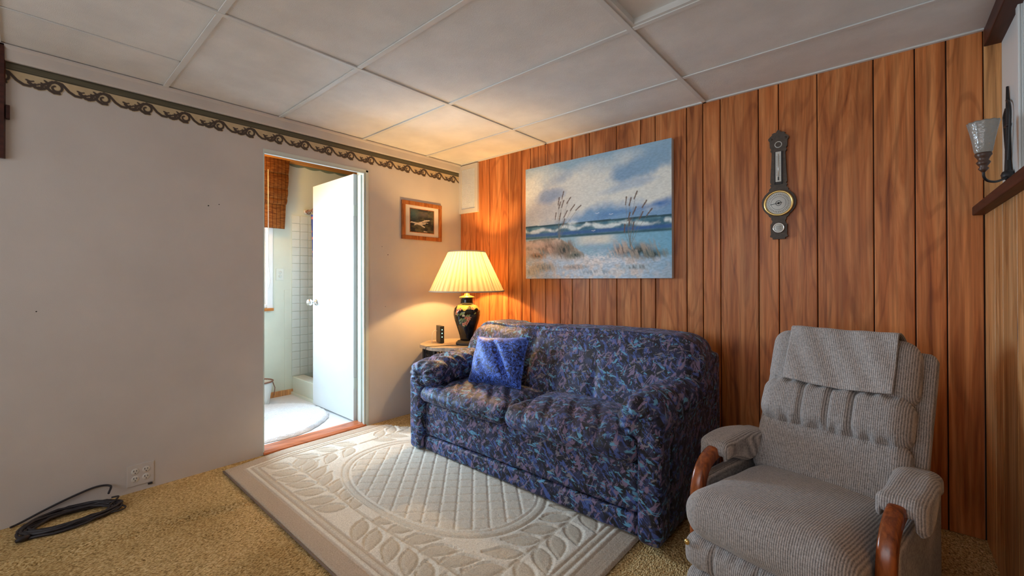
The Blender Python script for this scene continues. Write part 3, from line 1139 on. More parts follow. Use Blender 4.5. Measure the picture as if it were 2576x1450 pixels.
cut = (Y - 1.80) > .66 * (X + 3.0) + .015 * np.sin(X * 30)     # corner folded under
keep = ~cut
X = X - .066 * np.clip((Y - RY0) / .35, 0, 1) * (RX1 - X) / (RX1 - RX0)
V = np.stack([X, Y, np.maximum(Hh, .001)], -1).reshape(-1, 3)
F = []
kp = keep[:-1, :-1] & keep[1:, :-1] & keep[:-1, 1:] & keep[1:, 1:]
for i, j in np.argwhere(kp):
    F.append((i * ny + j, (i + 1) * ny + j, (i + 1) * ny + j + 1, i * ny + j + 1))
used = np.unique(np.array(F))
rm = -np.ones(nx * ny, int)
rm[used] = np.arange(len(used))
rug = empty('area_rug', ((RX0 + RX1) / 2, RY0, .0), 0, 'cream carved rug with leaf border and diamond oval before sofa', 'rug')
o = fromdata('pile', V[used] - np.array(rug.location), rm[np.array(F)], M['rug'], rug, True, col=K.reshape(-1, 3)[used])
bx_ = [Vector((-(RX1 - RX0) / 2 + t * (RX1 - RX0), -.002, .006)) for t in np.linspace(0, 1, 60)]
tube('binding', bx_, .005, M['bind'], rug, 6)

# ------------------------------------------------------------------ sofa
SX0, SX1, SF, SB = -2.430, -.700, 1.747, 2.615
so_ = empty('sofa', ((SX0 + SX1) / 2, SF, 0), 0, 'navy blue sofa in brushstroke floral fabric against the panelling', 'sofa')
SO = np.array([(SX0 + SX1) / 2, SF, 0])


def sl(*p): return tuple(np.array(p) - SO)


def wr(P, amp, s, stretch=(1, 1, 1)):
    return amp * (fbm(P * np.array(stretch), s, 3) - .5) * 2


def folds(t, centers, w, a):
    r = 0
    for c in centers: r = r + a * np.exp(-((t - c) / w) ** 2)
    return r


# base front panel and lower strip
def fn_panel(P, n, q):
    return P + n * wr(P, .004, 9)[:, None]
soft('front_panel', sl(-2.309, SF + .026, .120), sl(-.814, SF + .12, .335), .014, M['sofa'], so_, (60, 6, 12), fn_panel)
soft('bottom_rail', sl(-2.309, SF + .020, .022), sl(-.814, SF + .10, .112), .012, M['sofa'], so_, (60, 6, 8), fn_panel)
boxes('seat_deck', [(sl(-2.32, SF + .10, .03), sl(-.80, 2.50, .33))], M['sofa'], so_)
# side/arm bodies
for s, (xo, xi) in ((-1, (SX0, -2.315)), (1, (SX1, -.808))):
    lo, hi = (min(xo, xi), max(xo, xi))
    soft('arm_post', sl(lo, SF - .020, .022), sl(hi, SF + .12, .52), .032, M['sofa'], so_, (12, 10, 20), fn_panel)
    soft('arm_side', sl(lo + .006, SF + .10, .022), sl(hi - .004, 2.52, .54), .02, M['sofa'], so_, (10, 24, 16), fn_panel)


def arm_fn(side):
    def fn(P, n, q):
        P = P.copy()
        y = (q[:, 1] + 1) / 2                 # 0 front .. 1 back
        zc = P[:, 2].mean()
        k = .86 + .22 * np.sin(np.clip(y * 1.1 + .1, 0, 1) * PI)   # tapered roll
        P[:, 2] = zc + (P[:, 2] - zc) * k
        P[:, 2] += .05 * y
        # gathers at the front end
        ang = np.arctan2(q[:, 2], q[:, 0])
        fr = np.clip(1 - y * 6, 0, 1)
        P += n * (fr * .007 * np.sin(ang * 11))[:, None]
        P[:, 1] += np.where(q[:, 1] < -.99, .022 * np.exp(-(q[:, 0] ** 2 + q[:, 2] ** 2) * 5), 0)
        t = P[:, 1] + .5 * P[:, 0] * side + .3 * P[:, 2]
        P += n * (wr(P, .016, 7, (1, 1.6, 1)) + .011 * np.sin(t * 75 + 3 * vn(P, 6)) * np.clip(y * 4, 0, 1) * vn(P, 5))[:, None]
        return P
    return fn


soft('arm_pad', sl(SX0 - .012, SF - .030, .425), sl(-2.170, 2.40, .605), .085, M['sofa'], so_, (26, 60, 22), arm_fn(-1))
soft('arm_pad', sl(-.905, SF - .030, .440), sl(SX1 + .012, 2.40, .620), .085, M['sofa'], so_, (26, 60, 22), arm_fn(1))


def cush_fn(seed, sk, out=0.0):
    def fn(P, n, q):
        P = P.copy()
        cr = (1 - q[:, 0] ** 2) * (1 - q[:, 1] ** 2)
        top = np.clip(n[:, 2], 0, 1)
        P[:, 2] += .028 * cr * top
        fr = np.clip(-n[:, 1], 0, 1)
        P[:, 1] -= .030 * (1 - q[:, 0] ** 2) * fr
        # radiating wrinkles on the front half
        x, y = q[:, 0], q[:, 1]
        t = x * 1.0 + sk * (y + 1) + .12 * vn(P + seed, 6)
        wv = np.clip(np.sin(t * 17 + seed), 0, 1) ** 3
        P -= n * (.024 * wv * np.clip(.9 - np.abs(y + .35), 0, 1) * np.clip(n[:, 2] + fr * .8, 0, 1) * (.3 + vn(P + seed, 5)))[:, None]
        P += n * wr(P + seed, .010, 6)[:, None]
        return P
    return fn


soft('seat_cushion', sl(-2.318, SF - .028, .345), sl(-1.563, 2.22, .452), .052, M['sofa'], so_, (64, 50, 14), cush_fn(1, .55))
soft('seat_cushion', sl(-1.553, SF - .060, .350), sl(-.800, 2.22, .470), .058, M['sofa'], so_, (64, 50, 14), cush_fn(4, .35))


def back_fn(P, n, q):
    P = P.copy()
    z = (q[:, 2] + 1) / 2
    fr = np.clip(-n[:, 1], 0, 1)
    P[:, 1] += .22 * z * (1 - q[:, 1]) / 2             # reclined front face
    x = P[:, 0]
    P[:, 1] -= fr * .035 * np.sin(np.clip(z, 0, 1) * PI)
    P[:, 1] += fr * (folds(x, (.30,), .018, .022) * (z < .75) * np.clip((.75 - z) * 3, 0, 1) + folds(x, (-.22,), .03, .020))
    t = x * .8 + z * 1.3
    P -= n * (.007 * np.clip(np.sin(t * 26 + 4 * vn(P, 4)), 0, 1) ** 2 * np.clip(z * 2 - .7, 0, 1) * (x < -.1))[:, None]
    P += n * wr(P, .013, 5.5)[:, None]
    P[:, 2] += .008 * np.sin(x * 4)
    # rounded, drooping upper corners
    cd = np.clip((np.abs(q[:, 0]) - .80) / .20, 0, 1)
    P[:, 2] -= .065 * cd * cd * np.clip(z - .5, 0, 1) * 2
    return P


soft('backrest', sl(SX0 + .01, 2.10, .34), sl(SX1 - .01, 2.60, .838), .075, M['sofa'], so_, (100, 30, 36), back_fn)
soft('back_shell', sl(SX0 + .004, 2.49, .022), sl(SX1 - .004, SB, .74), .03, M['sofa'], so_, (50, 8, 30), fn_panel)

# blue cushion
pl = empty('throw_pillow', (-1.915, 2.06, .448), 0, 'shiny blue damask throw pillow leaning in sofa corner', 'pillow')
npv = 44
V, F = [], []
for sgn in (-1, 1):
    for i in range(npv + 1):
        for j in range(npv + 1):
            a, b = 2 * i / npv - 1, 2 * j / npv - 1
            th = .075 * max(0, (1 - a ** 4) * (1 - b ** 4)) ** .55
            pin = 1 - .07 * (1 - a * a) * b * b, 1 - .07 * (1 - b * b) * a * a
            dent = .030 * math.exp(-((a - .25 + .5 * b) / .09) ** 2) * (1 - b * b) if sgn < 0 else 0
            V.append((a * .205 * pin[1], sgn * th + dent + .004 * math.sin(a * 9 + b * 6), b * .165 * pin[0]))
n1_ = (npv + 1) ** 2
for s in (0, 1):
    for i in range(npv):
        for j in range(npv):
            q = [s * n1_ + i * (npv + 1) + j, s * n1_ + (i + 1) * (npv + 1) + j, s * n1_ + (i + 1) * (npv + 1) + j + 1, s * n1_ + i * (npv + 1) + j + 1]
            F.append(q if s == 0 else q[::-1])
pm = fromdata('cover', V, F, M['pillow'], pl, True, loc=(0, 0, .165), rot=(-.42, -.05, .16))
edge = [(.205, 0, -.165), (.205, 0, .165), (-.205, 0, .165), (-.205, 0, -.165)]
tubs = []
pp = []
for k in range(4):
    a, b = Vector(edge[k]), Vector(edge[(k + 1) % 4])
    for t in np.linspace(0, 1, 10)[:-1]:
        p = a.lerp(b, t)
        m_ = 1 - .07 * (1 - (2 * t - 1) ** 2)
        pp.append((p.x * (m_ if k in (0, 2) else 1), .004 * math.sin(p.x / .205 * 9 + p.z / .165 * 6), p.z * (m_ if k in (1, 3) else 1)))
tube('piping', pp, .005, M['pillow'], pl, 6, closed=True, loc=(0, 0, .165), rot=(-.42, -.05, .16))

# ------------------------------------------------------------------ recliner
rc = empty('recliner', (-.205, 1.915, 0), math.radians(-12), 'taupe ribbed recliner with curved oak arms beside the right wall', 'recliner')
HWS = .247


def rec_seat(P, n, q):
    P = P.copy()
    P[:, 2] -= .055 * (q[:, 1] + 1) / 2
    top = np.clip(n[:, 2], 0, 1)
    P[:, 2] += .022 * (1 - q[:, 0] ** 2) * top * (1 - q[:, 1] ** 4)
    P += n * wr(P, .006, 6)[:, None]
    return P


soft('seat_cushion', (-HWS, -.475, .262), (HWS, .16, .425), .075, M['recliner'], rc, (40, 44, 16), rec_seat)


def foot_fn(zc):
    def fn(P, n, q):
        P = P.copy()
        x = P[:, 0]
        fr = np.clip(-n[:, 1], 0, 1)
        seams = (-.135, .0, .135)
        P[:, 1] += fr * folds(x, seams, .006, .022)
        P[:, 1] -= fr * .012 * (1 - q[:, 2] ** 2)
        P += n * (.004 * np.sin(x * 130 + 2 * vn(P, 9)) * np.abs(q[:, 2]) ** 3 * fr)[:, None]
        P += n * wr(P, .004, 9)[:, None]
        return P
    return fn


soft('footrest_pad', (-HWS + .004, -.455, .150), (HWS - .004, -.36, .266), .040, M['recliner'], rc, (80, 8, 14), foot_fn(.2))
soft('footrest_pad', (-HWS + .004, -.450, .030), (HWS - .004, -.36, .152), .040, M['recliner'], rc, (80, 8, 14), foot_fn(.1))
box('footrest_board', (-HWS + .01, -.39, .04), (HWS - .01, -.34, .26), M['piping'], rc)
lathe('latch_knob', [(.0015, 0), (.009, .002), (.010, .008), (.004, .012)], M['brass'], rc, 14, loc=(-HWS + .030, -.462, .248), rot=(PI / 2, 0, 0))

# backrest: hinge line at (y=.10,z=.36), leaning back
LEAN = math.radians(26)
BM = Matrix.Translation((0, .085, .345)) @ Matrix.Rotation(-LEAN, 4, 'X')


def lean(P):
    R = np.array(BM.to_3x3())
    return P @ R.T + np.array(BM.translation)


def back_pad(kind):
    def fn(P, n, q):
        P = P.copy()
        x, z = P[:, 0], q[:, 2]
        fr = np.clip(-n[:, 1], 0, 1)
        if kind == 'mid':
            P[:, 1] += fr * folds(x, (-.085, .005, .080), .006, .020)
            P[:, 1] -= fr * .010 * (1 - q[:, 2] ** 2)
        gath = np.abs(z) ** 4 if kind == 'mid' else (np.clip(z, 0, 1) ** 5 if kind == 'low' else np.clip(-z, 0, 1) ** 5)
        P += n * (.009 * np.sin(x * 115 + 4 * vn(P, 12)) * gath * fr * (np.abs(q[:, 0]) < .9))[:, None]
        P += n * wr(P, .006, 7)[:, None]
        return lean(P)
    return fn


BW = .246
soft('back_lower', (-BW, -.055, .00), (BW, .075, .245), .050, M['recliner'], rc, (80, 10, 20), back_pad('low'))
soft('back_lumbar', (-BW, -.082, .208), (BW, .075, .405), .062, M['recliner'], rc, (80, 10, 18), back_pad('mid'))
soft('headrest', (-BW, -.065, .372), (BW, .085, .625), .060, M['recliner'], rc, (80, 12, 18), back_pad('head'))
soft('back_shell', (-.278, .045, .075), (.278, .13, .610), .030, M['recliner'], rc, (30, 8, 24), lambda P, n, q: lean(P + n * wr(P, .003, 7)[:, None]))
soft('back_tail', (-.285, .04, -.20), (.285, .12, .070), .025, M['recliner'], rc, (20, 6, 12), lambda P, n, q: lean(P))

# headrest cover: cloth draped over the headrest
nu, nv = 60, 60
V, F = [], []
prof = []
for t in np.linspace(0, 1, nv):
    # path in local (y,z): up the front, over the top, down behind
    L1, L2 = .225, .13
    s = t * (L1 + L2 + .06)
    if s < L1: y, z = -.076, .392 + s
    elif s < L1 + L2:
        a = (s - L1) / L2 * PI * .75
        y, z = -.076 + .075 * (1 - math.cos(a)), .617 + .022 * math.sin(a)
    else:
        y, z = .052, .632 - (s - L1 - L2) * .4
    prof.append((y, z))
cv = []
for i in range(nu):
    x = -.165 + .358 * i / (nu - 1)
    for j, (y, z) in enumerate(prof):
        wv = .003 * math.sin(x * 60 + z * 30) + .004 * math.sin(x * 23 + 1)
        dz = -.010 * math.sin((x + .16) / .34 * PI) if j < 3 else 0
        cv.append((x, y + wv - .002, z + dz))
cv = lean(np.array(cv))
cf = [(i * nv + j, (i + 1) * nv + j, (i + 1) * nv + j + 1, i * nv + j + 1) for i in range(nu - 1) for j in range(nv - 1)]
M['cover'] = recliner_mat('headrest_cloth', 1.12, (0, 0, 0))
hc = fromdata('headrest_cover', cv, cf, M['cover'], rc, True)
md = hc.modifiers.new('thick', 'SOLIDIFY')
md.thickness = .004
md.offset = 1
hc['label'] = 'loose taupe cloth draped over the headrest'

# side bodies, arms
for s in (-1, 1):
    soft('side_panel', (s * .275 - .022, -.27, .07), (s * .275 + .022, .34, .40), .015, M['recliner'], rc, (6, 20, 14), None)
    path = [(.30, .425), (.20, .458), (.05, .474), (-.10, .478), (-.19, .470), (-.245, .448), (-.280, .410), (-.298, .355), (-.302, .27), (-.296, .15), (-.285, .03)]
    # resample
    P_ = [Vector((0, a, b)) for a, b in path]
    n = len(P_)
    v, f = [], []
    hw, th = .023, .026
    for i, p in enumerate(P_):
        t = (P_[min(i + 1, n - 1)] - P_[max(i - 1, 0)]).normalized()
        nn = Vector((0, -t.z, t.y))
        for (a, b) in ((-1, -.6), (-1, .6), (-.8, 1), (.8, 1), (1, .6), (1, -.6), (.8, -1), (-.8, -1)):
            q = p + Vector((hw * a, 0, 0)) + nn * th * b
            v.append((q.x + s * .274, q.y, q.z))
    for i in range(n - 1):
        for k in range(8):
            f.append((i * 8 + k, i * 8 + (k + 1) % 8, i * 8 + 8 + (k + 1) % 8, i * 8 + 8 + k))
    f += [tuple(range(8))[::-1], tuple((n - 1) * 8 + k for k in range(8))]
    a_ = fromdata('arm', v, f, M['armwood'], rc, True)
    a_.modifiers.new('sub', 'SUBSURF').levels = 2
    a_.modifiers['sub'].render_levels = 2

    def pad_fn(P, n, q, s=s):
        P = P.copy()
        y = (q[:, 1] + 1) / 2
        P[:, 2] += .020 * np.sin(y * PI) - .022 * y
        side = np.abs(q[:, 0]) > .7
        hang = np.where(q[:, 2] < 0, 1, 0) * side
        P[:, 2] -= hang * (.050 * np.exp(-((y - .55) / .25) ** 2) * (s * q[:, 0] < 0) + .045 * np.exp(-((y - .18) / .16) ** 2) * (s * q[:, 0] > 0) + .02)
        P[:, 0] += s * .010 * np.sin(y * 5)
        P += n * wr(P, .008, 8)[:, None]
        return P
    p_ = soft('arm_cover', (s * .274 - .058, -.190, .452), (s * .274 + .058, .20, .512), .028, M['recliner'], rc, (20, 30, 12), pad_fn)
box('base_frame', (-.24, -.30, .0), (.24, .28, .09), M['piping'], rc, .01)

# ------------------------------------------------------------------ end table, lamp, router
TC = (-2.740, 2.40, 0)
et = empty('end_table', TC, 0, 'carved octagonal end table with fretwork sides in the corner', 'end table')
def octp(r, k, off=0): return (r * math.cos(off + k * PI / 4), r * math.sin(off + k * PI / 4))
OFF = PI / 8 - .2
poly = []
for k in range(8):
    a, b = octp(.285, k, OFF), octp(.285, k + 1, OFF)
    for t in np.linspace(0, 1, 7)[:-1]:
        p = (a[0] + (b[0] - a[0]) * t, a[1] + (b[1] - a[1]) * t)
        m_ = 1 + .022 * abs(math.sin(t * PI * 2)) - .01
        poly.append((p[0] * m_, p[1] * m_))
extrude('top', poly, .588, .615, 2, M['tabletop'], et, .004)
for k in range(8):
    a, b = octp(.245, k, OFF), octp(.245, k + 1, OFF)
    box('leg', (a[0] - .011, a[1] - .011, 0), (a[0] + .011, a[1] + .011, .588), M['iron'], et, .002)
    A, B = Vector((a[0], a[1], 0)), Vector((b[0], b[1], 0))
    d = (B - A)
    lst = []
    r2 = random.Random(k)
    for i in range(7):
        for j in range(6):
            cx_, cz_ = (i + .5 + .25 * (j % 2)) / 7.4, .30 + (j + .5) * .047
            rx, rz = .022 + r2.random() * .006, .022 + r2.random() * .006
            if not (.04 < cx_ < .97): continue
            ring = []
            for q in np.linspace(0, 2 * PI, 11)[:-1]:
                tt = cx_ + rx * math.cos(q + r2.random() * .3) / d.length
                tt = min(max(tt, .02), .98)
                p = A + d * tt
                ring.append((p.x, p.y, min(cz_ + rz * math.sin(q), .586)))
            lst.append((ring, True))
    tubes('fretwork', lst, .0027, M['iron'], et, 5)
    p0, p1 = A + d * .05, A + d * .95
    tube('rail', [(p0.x, p0.y, .295), (p1.x, p1.y, .295)], .007, M['iron'], et, 6)

LP = (-2.600, 2.42, .615)
tl = empty('table_lamp', LP, 0, 'lit table lamp with pleated cream shade and black floral vase', 'table lamp')
lathe('plinth', [(.02, 0), (.088, .001), (.092, .010), (.088, .022), (.080, .026), (.076, .034), (.060, .038), (.02, .038)], M['iron'], tl, 40)
prof = [(.052, .036), (.056, .045), (.062, .075), (.072, .110), (.088, .160), (.102, .205), (.110, .245), (.110, .272), (.102, .298),
        (.086, .318), (.066, .330), (.056, .336), (.052, .345), (.051, .375), (.055, .385), (.060, .388), (.05, .392)]
# resample the profile finely
pr_ = np.array(prof)
tt = np.linspace(0, len(pr_) - 1, 90)
prf = np.stack([np.interp(tt, range(len(pr_)), pr_[:, 0]), np.interp(tt, range(len(pr_)), pr_[:, 1])], -1)
seg = 128
V, F, K2 = [], [], []
base = np.array(lin((.035, .045, .055)))
yel = np.array(lin((.72, .68, .36)))
flw = []
# camera side of the vase is around angle -50 deg
for (a, z, r, t) in ((-1.55, .285, .017, 0), (-1.30, .300, .015, 0), (-1.62, .262, .014, 0), (-.80, .225, .015, 0), (-.62, .215, .016, 0), (-.70, .200, .014, 0),
                     (-.82, .180, .016, 0), (-1.02, .172, .016, 0), (-.55, .228, .012, 0), (-1.0, .245, .010, 2), (-.25, .305, .015, 0),
                     (-1.18, .258, .016, 1), (-1.02, .262, .016, 1), (-1.20, .215, .014, 1), (-1.02, .215, .015, 1), (-.88, .205, .014, 1), (-.6, .245, .012, 1), (-.75, .245, .012, 1),
                     (-1.36, .205, .013, 1), (-1.33, .185, .012, 1), (-1.5, .25, .012, 1), (-.12, .262, .012, 1), (-1.12, .20, .010, 1), (-.95, .160, .010, 1),
                     (2.2, .22, .02, 0), (1.8, .25, .02, 0), (2.6, .25, .02, 1), (.8, .22, .02, 0), (.5, .26, .02, 1), (3.2, .2, .02, 0)):
    flw.append((a, z, r, t))
for i, (r, z) in enumerate(prf):
    for k in range(seg):
        a = -PI + 2 * PI * k / seg
        V.append((r * math.cos(a), r * math.sin(a), z))
        c = base
        if .285 < z < .330 and z > .300 + .012 * math.sin(a * 9) - .01 * math.sin(a * 4): c = yel
        for fa, fz, fr, ft in flw:
            da = (a - fa + PI) % (2 * PI) - PI
            d = math.hypot(da * r, z - fz)
            th = math.atan2(z - fz, da * r)
            if ft == 0:
                R_ = fr * (.85 + .18 * math.cos(5 * th))
                if d < R_:
                    c = np.array(lin((.86, .62, .50))) if d > R_ * .45 else np.array(lin((.66, .26, .16)))
            elif ft == 1:
                e = math.hypot(da * r * .8 + (z - fz) * .6, ((z - fz) * .8 - da * r * .6) * 2.0)
                if e < fr: c = np.array(lin((.45, .52, .36)))
            else:
                if d < fr: c = np.array(lin((.85, .8, .7)))
        K2.append(c)
nP = len(prf)
F = [(i * seg + k, i * seg + (k + 1) % seg, (i + 1) * seg + (k + 1) % seg, (i + 1) * seg + k) for i in range(nP - 1) for k in range(seg)]
fromdata('vase_body', V, F, M['vc_gloss'], tl, True, col=np.array(K2))
lathe('brass_cap', [(.02, .386), (.064, .387), (.062, .393), (.035, .402), (.024, .405), (.022, .418), (.010, .420), (.009, .450)], M['brass'], tl, 32)
lathe('socket', [(.012, .44), (.017, .445), (.017, .50), (.012, .505)], M['brass'], tl, 20)
tube('harp', [(.045 * math.sin(t), .0, .455 + .145 * (1 - math.cos(t))) for t in np.linspace(.02, 2 * PI - .02, 30)], .0022, M['brass'], tl, 6)
lathe('bulb', [(.006, .505), (.018, .52), (.029, .55), (.029, .57), (.018, .592), (.003, .60)], M['lampglow'], tl, 20)
# pleated shade
n = 96
V, F, K3 = [], [], []
z0, z1, r0, r1 = .437, .765, .305, .150
sgs = n * 3
for i in range(9):
    t = i / 8
    for k in range(sgs):
        a = 2 * PI * k / sgs
        r = (r0 + (r1 - r0) * t)
        r *= 1 + .010 * math.cos(k * 2 * PI / 3 * 1.0) + .004 * math.sin(a * 13)
        V.append((r * math.cos(a), r * math.sin(a), z0 + (z1 - z0) * t))
        st_ = .62 + .38 * (.5 + .5 * math.sin(a * 46 + 1.6 * math.sin(a * 7))) ** .6     # stripes painted darker, as doubled cloth in each pleat passes less lamp light
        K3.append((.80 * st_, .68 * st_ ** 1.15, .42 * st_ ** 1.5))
F = [(i * sgs + k, i * sgs + (k + 1) % sgs, (i + 1) * sgs + (k + 1) % sgs, (i + 1) * sgs + k) for i in range(8) for k in range(sgs)]
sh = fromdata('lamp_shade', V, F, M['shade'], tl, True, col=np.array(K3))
M['shadetrim'] = plain('shade_trim', (.58, .48, .34, 1), .8)
tube('trim_band', [(r0 * 1.005 * math.cos(a), r0 * 1.005 * math.sin(a), z0 + .003) for a in np.linspace(0, 2 * PI, 65)[:-1]], .0055, M['shadetrim'], sh, 8, closed=True)
tube('trim_band', [(r1 * 1.01 * math.cos(a), r1 * 1.01 * math.sin(a), z1 - .003) for a in np.linspace(0, 2 * PI, 65)[:-1]], .0055, M['shadetrim'], sh, 8, closed=True)
for k in range(8):
    a = k * PI / 4 + .05
    tube('rib', [(r0 * .985 * math.cos(a), r0 * .985 * math.sin(a), z0), (r1 * .985 * math.cos(a), r1 * .985 * math.sin(a), z1)], .0018, M['shadetrim'], sh, 5)
tubes('spider', [([(0, 0, .745), (r1 * .98 * math.cos(a), r1 * .98 * math.sin(a), z1 - .004)], False) for a in (0.3, 2.4, 4.5)], .002, M['brass'], tl)
lp = bpy.data.lights.new('table_lamp_light', 'POINT')
lp.energy = 35
lp.color = (1.0, .60, .22)
lp.shadow_soft_size = .03
lo_ = bpy.data.objects.new('table_lamp_light', lp)
C.objects.link(lo_)
lo_.parent = tl
lo_.location = (0, 0, .62)

rt = empty('router', (-2.84, 2.335, .615), 1.20, 'small black router with green status lights on end table', 'router')
box('case', (-.018, -.055, .004), (.018, .055, .145), M['black'], rt, .003)
box('front_panel', (.010 - .026, -.0570, .006), (.016, -.0550, .143), M['slot'], rt, .0005)
for z in (.055, .085, .115):
    lathe('status_light', [(.0045, 0), (.004, .0015)], M['led'], rt, 10, loc=(-.002, -.0568, z), rot=(PI / 2, 0, 0))
tube('cable', spline([(-.019, .02, .10), (-.045, .02, .102), (-.062, .01, .085), (-.070, .0, .05), (-.072, -.005, .015), (-.075, .0, .002)]), .0032, M['cream'], rt, 8)
o = tube('lamp_cord', spline([(-2.60, 2.325, .618), (-2.66, 2.27, .618), (-2.70, 2.19, .617), (-2.725, 2.125, .619), (-2.735, 2.103, .605), (-2.74, 2.103, .50), (-2.73, 2.105, .30), (-2.75, 2.11, .004)]), .0025, M['cable'], None, 6)
tag(o, 'thin dark lamp cord trailing over the end table edge', 'cord')

# ------------------------------------------------------------------ coiled cable on the floor
pts = []
rr_ = random.Random(3)
for k in range(7 * 28):
    a = k / 28 * 2 * PI
    turn = k / 28
    ra = .150 + .020 * math.sin(turn * 2.3) + .006 * math.sin(a * 3)
    rb = .100 + .012 * math.cos(turn * 1.9)
    x_, y_ = ra * math.cos(a), rb * math.sin(a)
    pts.append((-2.945 + .020 * math.sin(turn * 3) + y_ * .92 - .0 * x_, .165 + x_ * 1.02 + .008 * math.cos(turn * 4), .010 + .010 * (turn / 7) + .005 * math.sin(a * 2 + turn) + (.004 * (k % 5 == 0))))
o = empty('coiled_cable', (-2.945, .165, 0), 0, 'black cable coiled on the carpet against the left wall', 'cable')
sub = lambda P: [tuple(np.array(p) - np.array([-2.945, .165, 0])) for p in P]
tube('coil', sub(pts), .0062, M['cable'], o, 7)
lean_ = [(-3.02, .30, .05), (-3.055, .31, .075), (-3.068, .26, .085), (-3.068, .18, .070), (-3.065, .08, .040), (-3.06, .0, .012), (-3.05, -.03, .008)]
tube('loop', spline(sub(lean_)), .005, M['cable'], o, 7)
tube('loop', spline(sub([(-2.93, .29, .02), (-2.97, .325, .03), (-3.0, .335, .03), (-3.01, .31, .03)])), .004, M['cable'], o, 7)
tube('loop', spline(sub([(-2.95, .27, .02), (-2.90, .345, .012), (-2.86, .33, .010), (-2.88, .25, .012)])), .004, M['cable'], o, 7)
lathe('plug', [(.004, 0), (.011, .004), (.012, .03), (.008, .045), (.003, .047)], M['cable'], o, 12, loc=(.075, -.135, .014), rot=(PI / 2, .3, .4))

# ------------------------------------------------------------------ corner light panel
vp = empty('corner_panel', (-2.953, YB, 1.778), 0, 'cream framed ribbed white panel high in the wall corner', 'wall panel')
hw_, hh_ = .127, .455
boxes('frame', [((-hw_, -.022, 0), (-hw_ + .036, 0, hh_)), ((hw_ - .036, -.022, 0), (hw_, 0, hh_)), ((-hw_ + .036, -.021, 0), (hw_ - .036, 0, .04)), ((-hw_ + .036, -.021, hh_ - .04), (hw_ - .036, 0, hh_))], M['cream'], vp, .002)
bm = bmesh.new()
add_box(bm, (-hw_ + .034, -.010, .036), (hw_ - .034, -.004, hh_ - .036))
for k in range(34):
    z = .044 + k * .0110
    add_box(bm, (-hw_ + .036, -.015, z), (hw_ - .036, -.009, z + .006))
for k in range(9):
    x = -hw_ + .045 + k * .0205
    add_box(bm, (x - .0015, -.0165, .040), (x + .0015, -.010, hh_ - .04))
obj('ribbed_lens', bm, M['lens'], vp)

# ------------------------------------------------------------------ small framed picture on the left wall
fp = empty('framed_picture', (XA, 2.325, 1.497), 0, 'small wood framed picture of white birds on left wall', 'framed picture')
w2, h2, fw = .214, .331, .034
F4 = [((0, -w2, 0), (.020, w2, fw)), ((0, -w2, h2 - fw), (.020, w2, h2)), ((0, -w2, fw), (.020, -w2 + fw, h2 - fw)), ((0, w2 - fw, fw), (.020, w2, h2 - fw))]
for lo, hi in F4: box('frame_side', lo, hi, M['framewood'], fp, .003)
box('mount', (0, -w2 + fw, fw), (.008, w2 - fw, h2 - fw), M['cream'], fp)
boxes('inner_fillet', [((.008, -.132, .063), (.0095, .132, .068)), ((.008, -.132, .268), (.0095, .132, .273)), ((.008, -.132, .063), (.0095, -.127, .273)), ((.008, .127, .063), (.0095, .132, .273))], M['framewood'], fp)
gn, gm = 110, 90
U, Vv = np.meshgrid(np.linspace(0, 1, gn), np.linspace(0, 1, gm), indexing='ij')
nz = fbm(np.stack([U * 3, Vv * 5, U * 0], -1), 2.5, 4)
dk = np.array(lin((.12, .15, .17)))
ol = np.array(lin((.30, .30, .24)))
tl_ = np.array(lin((.22, .34, .38)))
Kp = dk + (ol - dk) * np.clip((nz - .42) * 5, 0, 1)[..., None]
m_ = np.clip(1 - np.hypot(U - .12, Vv - .78) / .35, 0, 1)[..., None]
Kp = Kp * (1 - m_) + tl_ * m_
m_ = np.exp(-(((U - .55) / .25) ** 2 + ((Vv - .80) / .12) ** 2))[..., None]
Kp = Kp * (1 - m_ * .5) + np.array(lin((.45, .42, .42))) * m_ * .5
bird = np.zeros(U.shape, bool)
for (p0, p1, wa, wb_) in (((.05, .42), (.40, .36), .025, .05), ((.40, .36), (.62, .40), .045, .03), ((.38, .40), (.60, .52), .035, .02), ((.60, .52), (.80, .56), .03, .02),
                          ((.42, .34), (.60, .24), .035, .02), ((.10, .42), (.02, .40), .02, .012), ((.30, .38), (.16, .30), .03, .015), ((.55, .46), (.75, .44), .02, .012), ((.58, .06), (.70, .05), .02, .01)):
    bird |= poly_dist(np.stack([U, Vv], -1), [p0, p1], wa, wb_) < .012 * (nz - .5)
Kp = np.where(bird[..., None], np.array(lin((.82, .79, .72))) * (.8 + .35 * nz)[..., None], Kp)
V = np.stack([np.full(U.shape, .0088), -.127 + U * .254, .068 + Vv * .200], -1).reshape(-1, 3)
F = [(i * gm + j, (i + 1) * gm + j, (i + 1) * gm + j + 1, i * gm + j + 1) for i in range(gn - 1) for j in range(gm - 1)]
fromdata('print', V, F, M['vc'], fp, False, col=Kp.reshape(-1, 3))

# ------------------------------------------------------------------ seascape canvas
PX0, PX1, PZ0, PZ1, PY = -2.238, -1.027, 1.156, 2.060, YB - .038
pt = empty('seascape_painting', ((PX0 + PX1) / 2, YB, PZ0), 0, 'large unframed seascape canvas with dunes and beach grass', 'painting')
pw, ph = PX1 - PX0, PZ1 - PZ0
box('canvas_body', (-pw / 2, -.0375, 0), (pw / 2, -.002, ph), M['canvas_edge'], pt, .002)
gn, gm = 330, 246
U, Vv = np.meshgrid(np.linspace(0, 1, gn), np.linspace(0, 1, gm), indexing='ij')
P3 = np.stack([U * 1.34, Vv, U * 0], -1)


def c8(r, g, b): return np.array(lin((r / 255, g / 255, b / 255)))


def cuv(x, y):
    top = 360 - 285 * (x - 78) / 1370
    return (x - 78) / 1370, (1380 - y) / (1380 - top)


